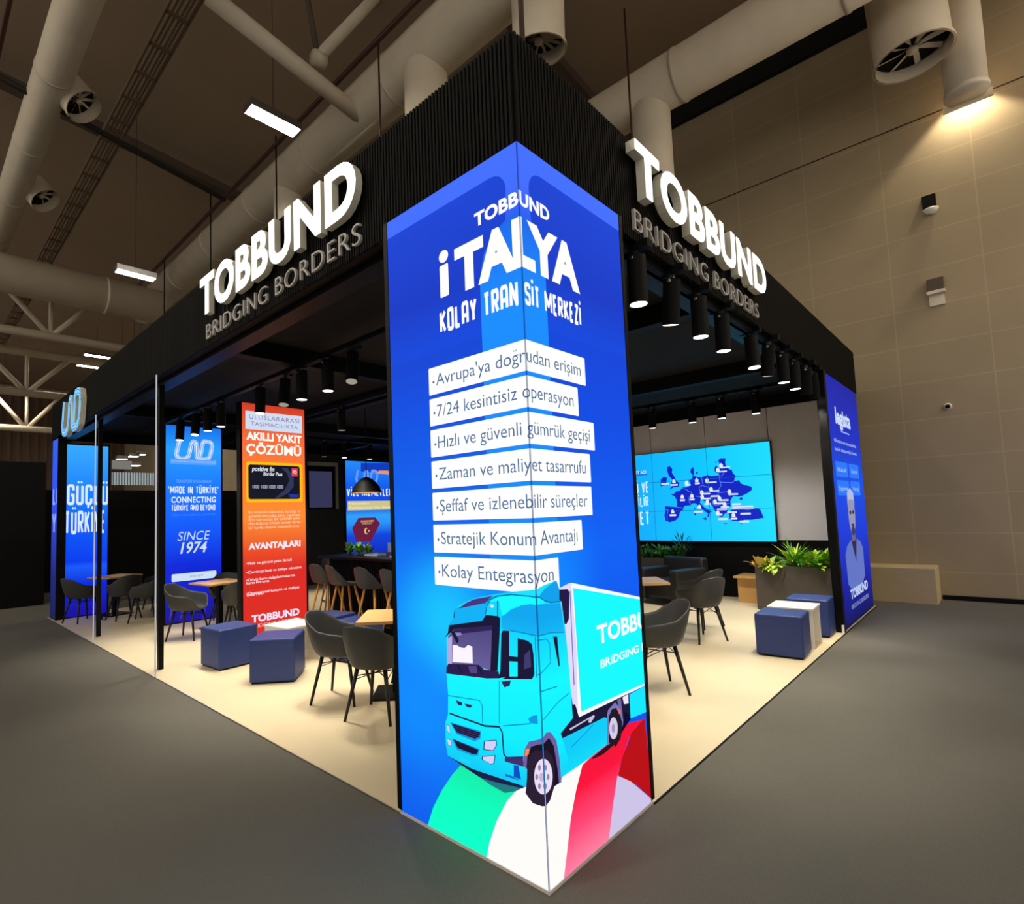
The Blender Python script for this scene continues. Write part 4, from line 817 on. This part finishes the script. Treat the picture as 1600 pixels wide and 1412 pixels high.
def table(x, y, rz, label):
    global TAB0
    if TAB0 is None:
        TAB0 = o = empty('cafe_table'); MB().box((-.33,-.33,.715), (.33,.33,.745), bev=.004).build('tabletop', OAK, o); MB().box((-.04,-.04,.02), (.04,.04,.715)).build('column', BLACK, o); MB().box((-.22,-.22,0), (.22,.22,.02), bev=.004).build('base_plate', BLACK, o)
    else: o = copy_tree(TAB0)
    tag(o, label, 'table', 'small wooden tables'); o.location = (x,y,0); o.rotation_euler = (0,0,R(rz)); return o
G = 'grey armchairs at the small tables'
table(1.33, 2.75, 45, 'small oak table just behind the LED tower with two grey chairs tucked in')
chair(.91, 3.05, -58, 'grey armchair beside the nearer navy cube, its open front toward the oak table')
chair(.87, 2.41, 24, 'grey armchair with its back to the aisle beside the LED tower edge')
chair(1.78, 2.95, 205, 'grey armchair on the far side of the table behind the LED tower')
table(2.33, 1.22, 42, 'small oak table partly hidden by the truck screen')
chair(2.9, .87, 137, 'grey armchair nearest the shorter aisle with its back turned')
chair(3.35, 1.72, 200, 'grey armchair beyond the half hidden oak table')
table(4.7, 1.95, 40, 'small oak table between the lounge chairs before the video wall')
chair(5.05, 1.3, 62, 'grey armchair showing its back before the leather sofa')
chair(5.85, 1.62, 75, 'grey armchair with high rim just beyond the one showing its back')
chair(4.25, 2.5, -60, 'grey armchair beyond the lounge table')
table(1.62, 7.72, 10, 'small oak table before the since 1974 totem')
chair(1.0, 7.3, -50, 'grey armchair by the nearer post, its side to the since 1974 totem')
chair(1.68, 7.1, 75, 'grey armchair behind the farther navy cube')
chair(1.9, 8.2, 240, 'grey armchair facing out from behind the since 1974 table')
table(.92, 10.95, 20, 'small oak table before the far end tower')
chair(.33, 10.6, 20, 'grey armchair against the far end tower')
chair(.88, 10.2, 98, 'grey armchair with its back to the aisle between the posts')
chair(1.08, 9.65, 150, 'grey armchair close behind the nearer post', G)
chair(1.68, 10.95, 185, 'grey armchair behind the far end table', G)
# ------------------------------------------------------------------ navy cubes and white side tables
def cube_seat(x, y, rz, label, s=.47, h=.46):
    o = empty('cube_stool', (x,y,0), R(rz), label=label, cat='stool', group='navy cube stools')
    MB().box((-s/2,-s/2,.015), (s/2,s/2,h), bev=.018).build('cushion_body', NAVY, o); MB().box((-s/2+.02,-s/2+.02,0), (s/2-.02,s/2-.02,.015)).build('glide_base', BLACK, o); 
    mb = MB(); 
    for (a, b) in (((-1,-1),(1,-1)),((1,-1),(1,1)),((1,1),(-1,1)),((-1,1),(-1,-1))): mb.tube((a[0]*(s/2-.004),a[1]*(s/2-.004),h-.05), (b[0]*(s/2-.004),b[1]*(s/2-.004),h-.05), .005, n=6)
    mb.build('seam_piping', NAVY, o)
cube_seat(.76, 5.26, 4, 'navy cube stool farther from the LED tower beside the white side table'); cube_seat(.865, 4.23, 48, 'navy cube stool turned cornerwise beside the grey armchair')
cube_seat(4.92, .32, 4, 'navy cube stool on the shorter aisle edge nearest the viewer'); cube_seat(6.19, .32, 2, 'navy cube stool by the dark planter and end panel')
cube_seat(1.9, 4.85, 12, 'navy cube stool mostly hidden before the bar stools'); cube_seat(1.85, 4.2, 10, 'navy cube stool peeking out behind the tub chair')
def side_table(x, y, rz, label):
    o = empty('side_table', (x,y,0), R(rz), label=label, cat='side table', group='white side tables')
    MB().box((-.24,-.24,.43), (.24,.24,.455), bev=.003).build('tabletop', WHITE, o)
    for s in (-1,1): MB().box((s*.215-.012,-.23,0), (s*.215+.012,.23,.43)).build('side_panel', WHITE, o)
    MB().box((-.2,-.012,.1), (.2,.012,.42)).build('centre_panel', WHITE, o)
side_table(1.3, 4.72, 8, 'white side table between two navy cubes before the orange totem'); side_table(5.5, .34, 3, 'white side table between two navy cubes by the shorter aisle')
# ------------------------------------------------------------------ bar, bar stools
bar = empty('bar_counter', label='long black slatted bar counter with stools along it', cat='bar')
MB().box((2.85,3.9,0), (3.55,6.4,1.06)).build('bar_body', BLACK, bar); MB().box((2.72,3.8,1.06), (3.68,6.55,1.1), bev=.006).build('bar_top', BLACKG, bar)
mb = MB()
for i in range(44): mb.box((2.83,3.92+i*.056,.02), (2.85,3.95+i*.056,1.05))
mb.build('slat_cladding', SLAT, bar)
ST0 = None
def bar_stool(x, y, rz, label):
    global ST0
    if ST0 is None:
        ST0 = o = empty('bar_stool'); s = shell_mesh(stool_rim, .18, seat=.75, n=40).build('seat_shell', SHELL, o); finish(s)
        for sx in (1,-1):
            for sy in (1,-1): MB().tube((sx*.09,sy*.09,.74), (sx*.22,sy*.22,0), .018, .013, n=10).build('leg', BEECH, o)
        mb = MB(); c = [(.165,.165),(-.165,.165),(-.165,-.165),(.165,-.165)]
        for k in range(4): mb.tube((*c[k],.28), (*c[(k+1)%4],.28), .008, n=8)
        mb.build('footrest', STEEL, o)
    else: o = copy_tree(ST0)
    tag(o, label, 'bar stool', 'grey bar stools with wooden legs'); o.location = (x,y,0); o.rotation_euler = (0,0,R(rz))
for i, y in enumerate((5.88, 5.4, 4.7, 4.12)): bar_stool(2.5, y, (12,-6,8,4)[i], 'grey shell bar stool with beech legs at the bar, %s from the orange totem' % ORD[i])
bar_stool(3.2, 6.85, 250, 'grey shell bar stool at the end of the bar next to the orange totem')
o = empty('pendant_lamp', (3.1,5.68,0), label='black dome pendant lamp with gold inside above the bar', cat='pendant lamp')
MB().lathe([(.03,2.33),(.08,2.31),(.15,2.25),(.21,2.17),(.24,2.09),(.25,2.085)], n=28).build('lamp_shade', BLACK, o); MB().lathe([(.01,2.3),(.07,2.29),(.14,2.235),(.2,2.16),(.235,2.09)], n=28).build('gold_lining', GOLD, o); MB().tube((0,0,2.3), (0,0,3.62), .006, n=8).build('cord', BLACK, o)
MB().lathe([(0,.04),(.03,.03),(.04,0),(.03,-.03),(0,-.04)], (0,0,2.2), n=14).build('bulb', glow((255,210,140), 6), o)
L = bpy.data.lights.new('bulb_light', 'POINT'); L.energy = 22; L.color = (1,.82,.55); L.shadow_soft_size = .04
lo = bpy.data.objects.new('bulb_light', L); COL.objects.link(lo); lo.parent = o; lo.location = (0,0,2.13)
# ------------------------------------------------------------------ plants
def leaf(mb, base, yaw, pitch, L_, w_, m, droop=.6, seg=4):
    p = Vector(base); pts = []; d0 = pitch
    for k in range(seg+1):
        t = k/seg; ww = w_*sin(pi*(.12+.88*t))*(1 if t < 1 else .05)
        side = Vector((-sin(yaw), cos(yaw), 0)); pts.append((p-side*ww/2, p+side*ww/2))
        pit = d0-droop*t; p = p+Vector((cos(yaw)*cos(pit), sin(yaw)*cos(pit), sin(pit)))*L_/seg
    V = [(mb.bm.verts.new(a), mb.bm.verts.new(b)) for a, b in pts]; k_ = mb.mi(m)
    for A, B in zip(V, V[1:]):
        f_ = mb.bm.faces.new([A[0], A[1], B[1], B[0]]); f_.material_index = k_; f_.smooth = True
def plant(name, label, loc, n, L_, w_, mats, pitch=(.5,1.4), spread=.05, droop=.8, group=None, stems=0):
    o = empty(name, loc, label=label, cat='plant', group=group); mb = MB()
    for i in range(n):
        yw = random.uniform(0, 2*pi); st = stems*random.random()
        leaf(mb, (spread*random.uniform(-1,1)+st*.35*cos(yw), spread*random.uniform(-1,1)+st*.35*sin(yw), random.uniform(0,.06)+st), yw, random.uniform(*pitch), L_*random.uniform(.7,1.1), w_*random.uniform(.8,1.2), random.choice(mats), droop*random.uniform(.6,1.3))
    mb.build('foliage', None, o)
    mb = MB()
    for i in range(5): yw = i*1.257; mb.tube((0,0,-.06), (.3*spread*cos(yw),.3*spread*sin(yw),.1+stems*.5), .006, n=6)
    mb.build('stem', DGREEN, o); return o
def planter(lo, hi, label):
    o = empty('planter_box', label=label, cat='planter'); x0,y0,z0 = lo; x1,y1,z1 = hi; t = .03
    MB().box((x0,y0,z0),(x1,y0+t,z1)).box((x0,y1-t,z0),(x1,y1,z1)).box((x0,y0+t,z0),(x0+t,y1-t,z1)).box((x1-t,y0+t,z0),(x1,y1-t,z1)).build('planter_side', TAUPE, o); MB().box((x0+t,y0+t,z0+.02),(x1-t,y1-t,z1-.08)).build('soil', SOIL, o)
px0, pz = 7.55, .7
planter((px0,.27,0), (px0+.4,1.38,pz), 'tall dark taupe planter box beside the end panel')
plant('croton_plant', 'yellow and pink croton at the planter end next to the oak bench', (px0+.12,1.28,pz-.05), 46, .2, .075, [CROTON,LIME,CROTON], (.4,1.5), .1, .9)
plant('trailing_plant', 'lime trailing plant hanging over the planter edge', (px0+.06,1.1,pz-.05), 30, .22, .09, [LIME], (.1,1.0), .06, 1.9)
plant('palm_plant', 'bright green palm fern rising from the middle of the planter', (px0+.2,.85,pz-.05), 90, .46, .035, [GREEN,LIME], (.5,1.5), .05, .9)
plant('pothos_plant', 'yellow green pothos right of the palm fern in the planter', (px0+.16,.56,pz-.05), 110, .3, .11, [LIME,GREEN,LIME], (.3,1.5), .14, 1.0)
plant('pothos_plant', 'yellow green pothos at the planter end by the end panel', (px0+.2,.36,pz-.05), 120, .32, .11, [LIME,GREEN,LIME], (.2,1.5), .12, 1.1)
planter((8.08,2.75,0), (8.5,4.1,.72), 'dark planter behind the leather sofa')
for i, yy in enumerate((3.02, 3.35, 3.7)): plant('shrub_plant', 'dark leafy shrub in the rear planter, %s from the sofa' % ORD[i], (8.29,yy,.66), 130, .14, .05, [GREEN,DGREEN], (.2,1.5), .12, .7, 'shrubs in the rear planter', .18)
plant('twig_plant', 'thin dark twiggy plant above the leather sofa', (8.28,2.86,.66), 34, .2, .025, [DGREEN], (.4,1.5), .05, .6, None, .4)
for i, yy in enumerate((6.4, 6.15, 5.9)): plant('table_plant', 'small bright plant on the bar top, %s from the orange totem' % ORD[i], (3.25,yy,1.11), 26, .17, .05, [GREEN,LIME], (.6,1.5), .04, .6, 'plants on the bar')
for i, (x, y, rz) in enumerate(((3.15,5.55,4),(3.3,5.2,10),(3.05,4.8,-8))):
    o = empty('brochure_stack', (x,y,1.1), R(rz), label='flat pale brochure pile on the bar top, %s along from the plants' % ORD[i], cat='brochures', group='brochures on the bar'); MB().box((-.1,-.15,0), (.1,.15,.02)).build('brochure_pages', WHITE, o); MB().box((-.1,-.15,.02), (.1,.15,.024)).build('brochure_cover', mat('brochure_blue', (70,110,190), .4), o)
o = empty('brochure_holder', (3.2,5.0,1.1), R(5), label='pale blue upright brochure holder on the bar below the visa poster', cat='brochure holder'); MB().box((-.02,-.35,0), (.02,.25,.2)).build('holder_back', mat('holder_blue', (120,150,200), .4), o); MB().box((-.06,-.35,0), (-.02,.25,.06)).build('holder_tray', mat('holder_navy', (40,60,120), .4), o)
# ------------------------------------------------------------------ oak bench block, leather sofa
o = empty('oak_bench', (8.2,1.62,0), label='small oak bench block against the dark planter', cat='bench'); MB().box((-.2,-.3,.42), (.35,.26,.455), bev=.003).build('bench_top', OAK, o); MB().box((-.12,-.22,0), (.28,.22,.42)).build('bench_body', OAK, o)
def sofa(x, y, rz, label):
    o = empty('leather_armchair', (x,y,0), R(rz), label=label, cat='armchair', group='black leather armchairs'); MB().box((-.38,-.28,.12), (.36,.28,.42), bev=.04).build('seat_cushion', LEATHER, o)
    for s in (-1,1): MB().box((-.4,s*.36-.09,.08), (.38,s*.36+.09,.62), bev=.035).build('armrest', LEATHER, o)
    MB().box((-.5,-.42,.1), (-.32,.42,.78), bev=.04).build('backrest', LEATHER, o)
    for sx in (-.4,.3):
        for sy in (-.34,.34): MB().tube((sx,sy,0), (sx,sy,.12), .02, n=10).build('leg', CHROME, o)
sofa(7.45, 2.75, 165, 'black leather armchair below the map screen nearer the oak bench'); sofa(6.75, 3.75, 170, 'black leather armchair before the rear planter')
tag(MB().box((6.36,.0,.0), (6.385,.025,.1), WHITE).build('power_socket', WHITE), 'small white power socket low on the end panel post', 'socket')
# hanging rods from the pipes and roof down to the stand
for i, (x, y) in enumerate(((431,212),(329,300),(257,405),(592,105),(983,140),(813,-10))):
    p = at('x', at('z',9.5,330,330).x if x < 700 else (5.6 if x > 900 else .4), x, y)
    tag(MB().tube((p.x,p.y,3.7), (p.x,p.y,max(p.z, 9.45)), .016, n=8).build('hanging_rod', DRED if i > 2 else BLACK), 'thin dark rod hanging from the roof, ' + ['above the longer name sign','over the first letter of the longer sign','farther along the longer fascia','between the name sign and fascia peak','over the shorter name sign','at the fascia peak'][i], 'hanging rod', 'hanging rods')
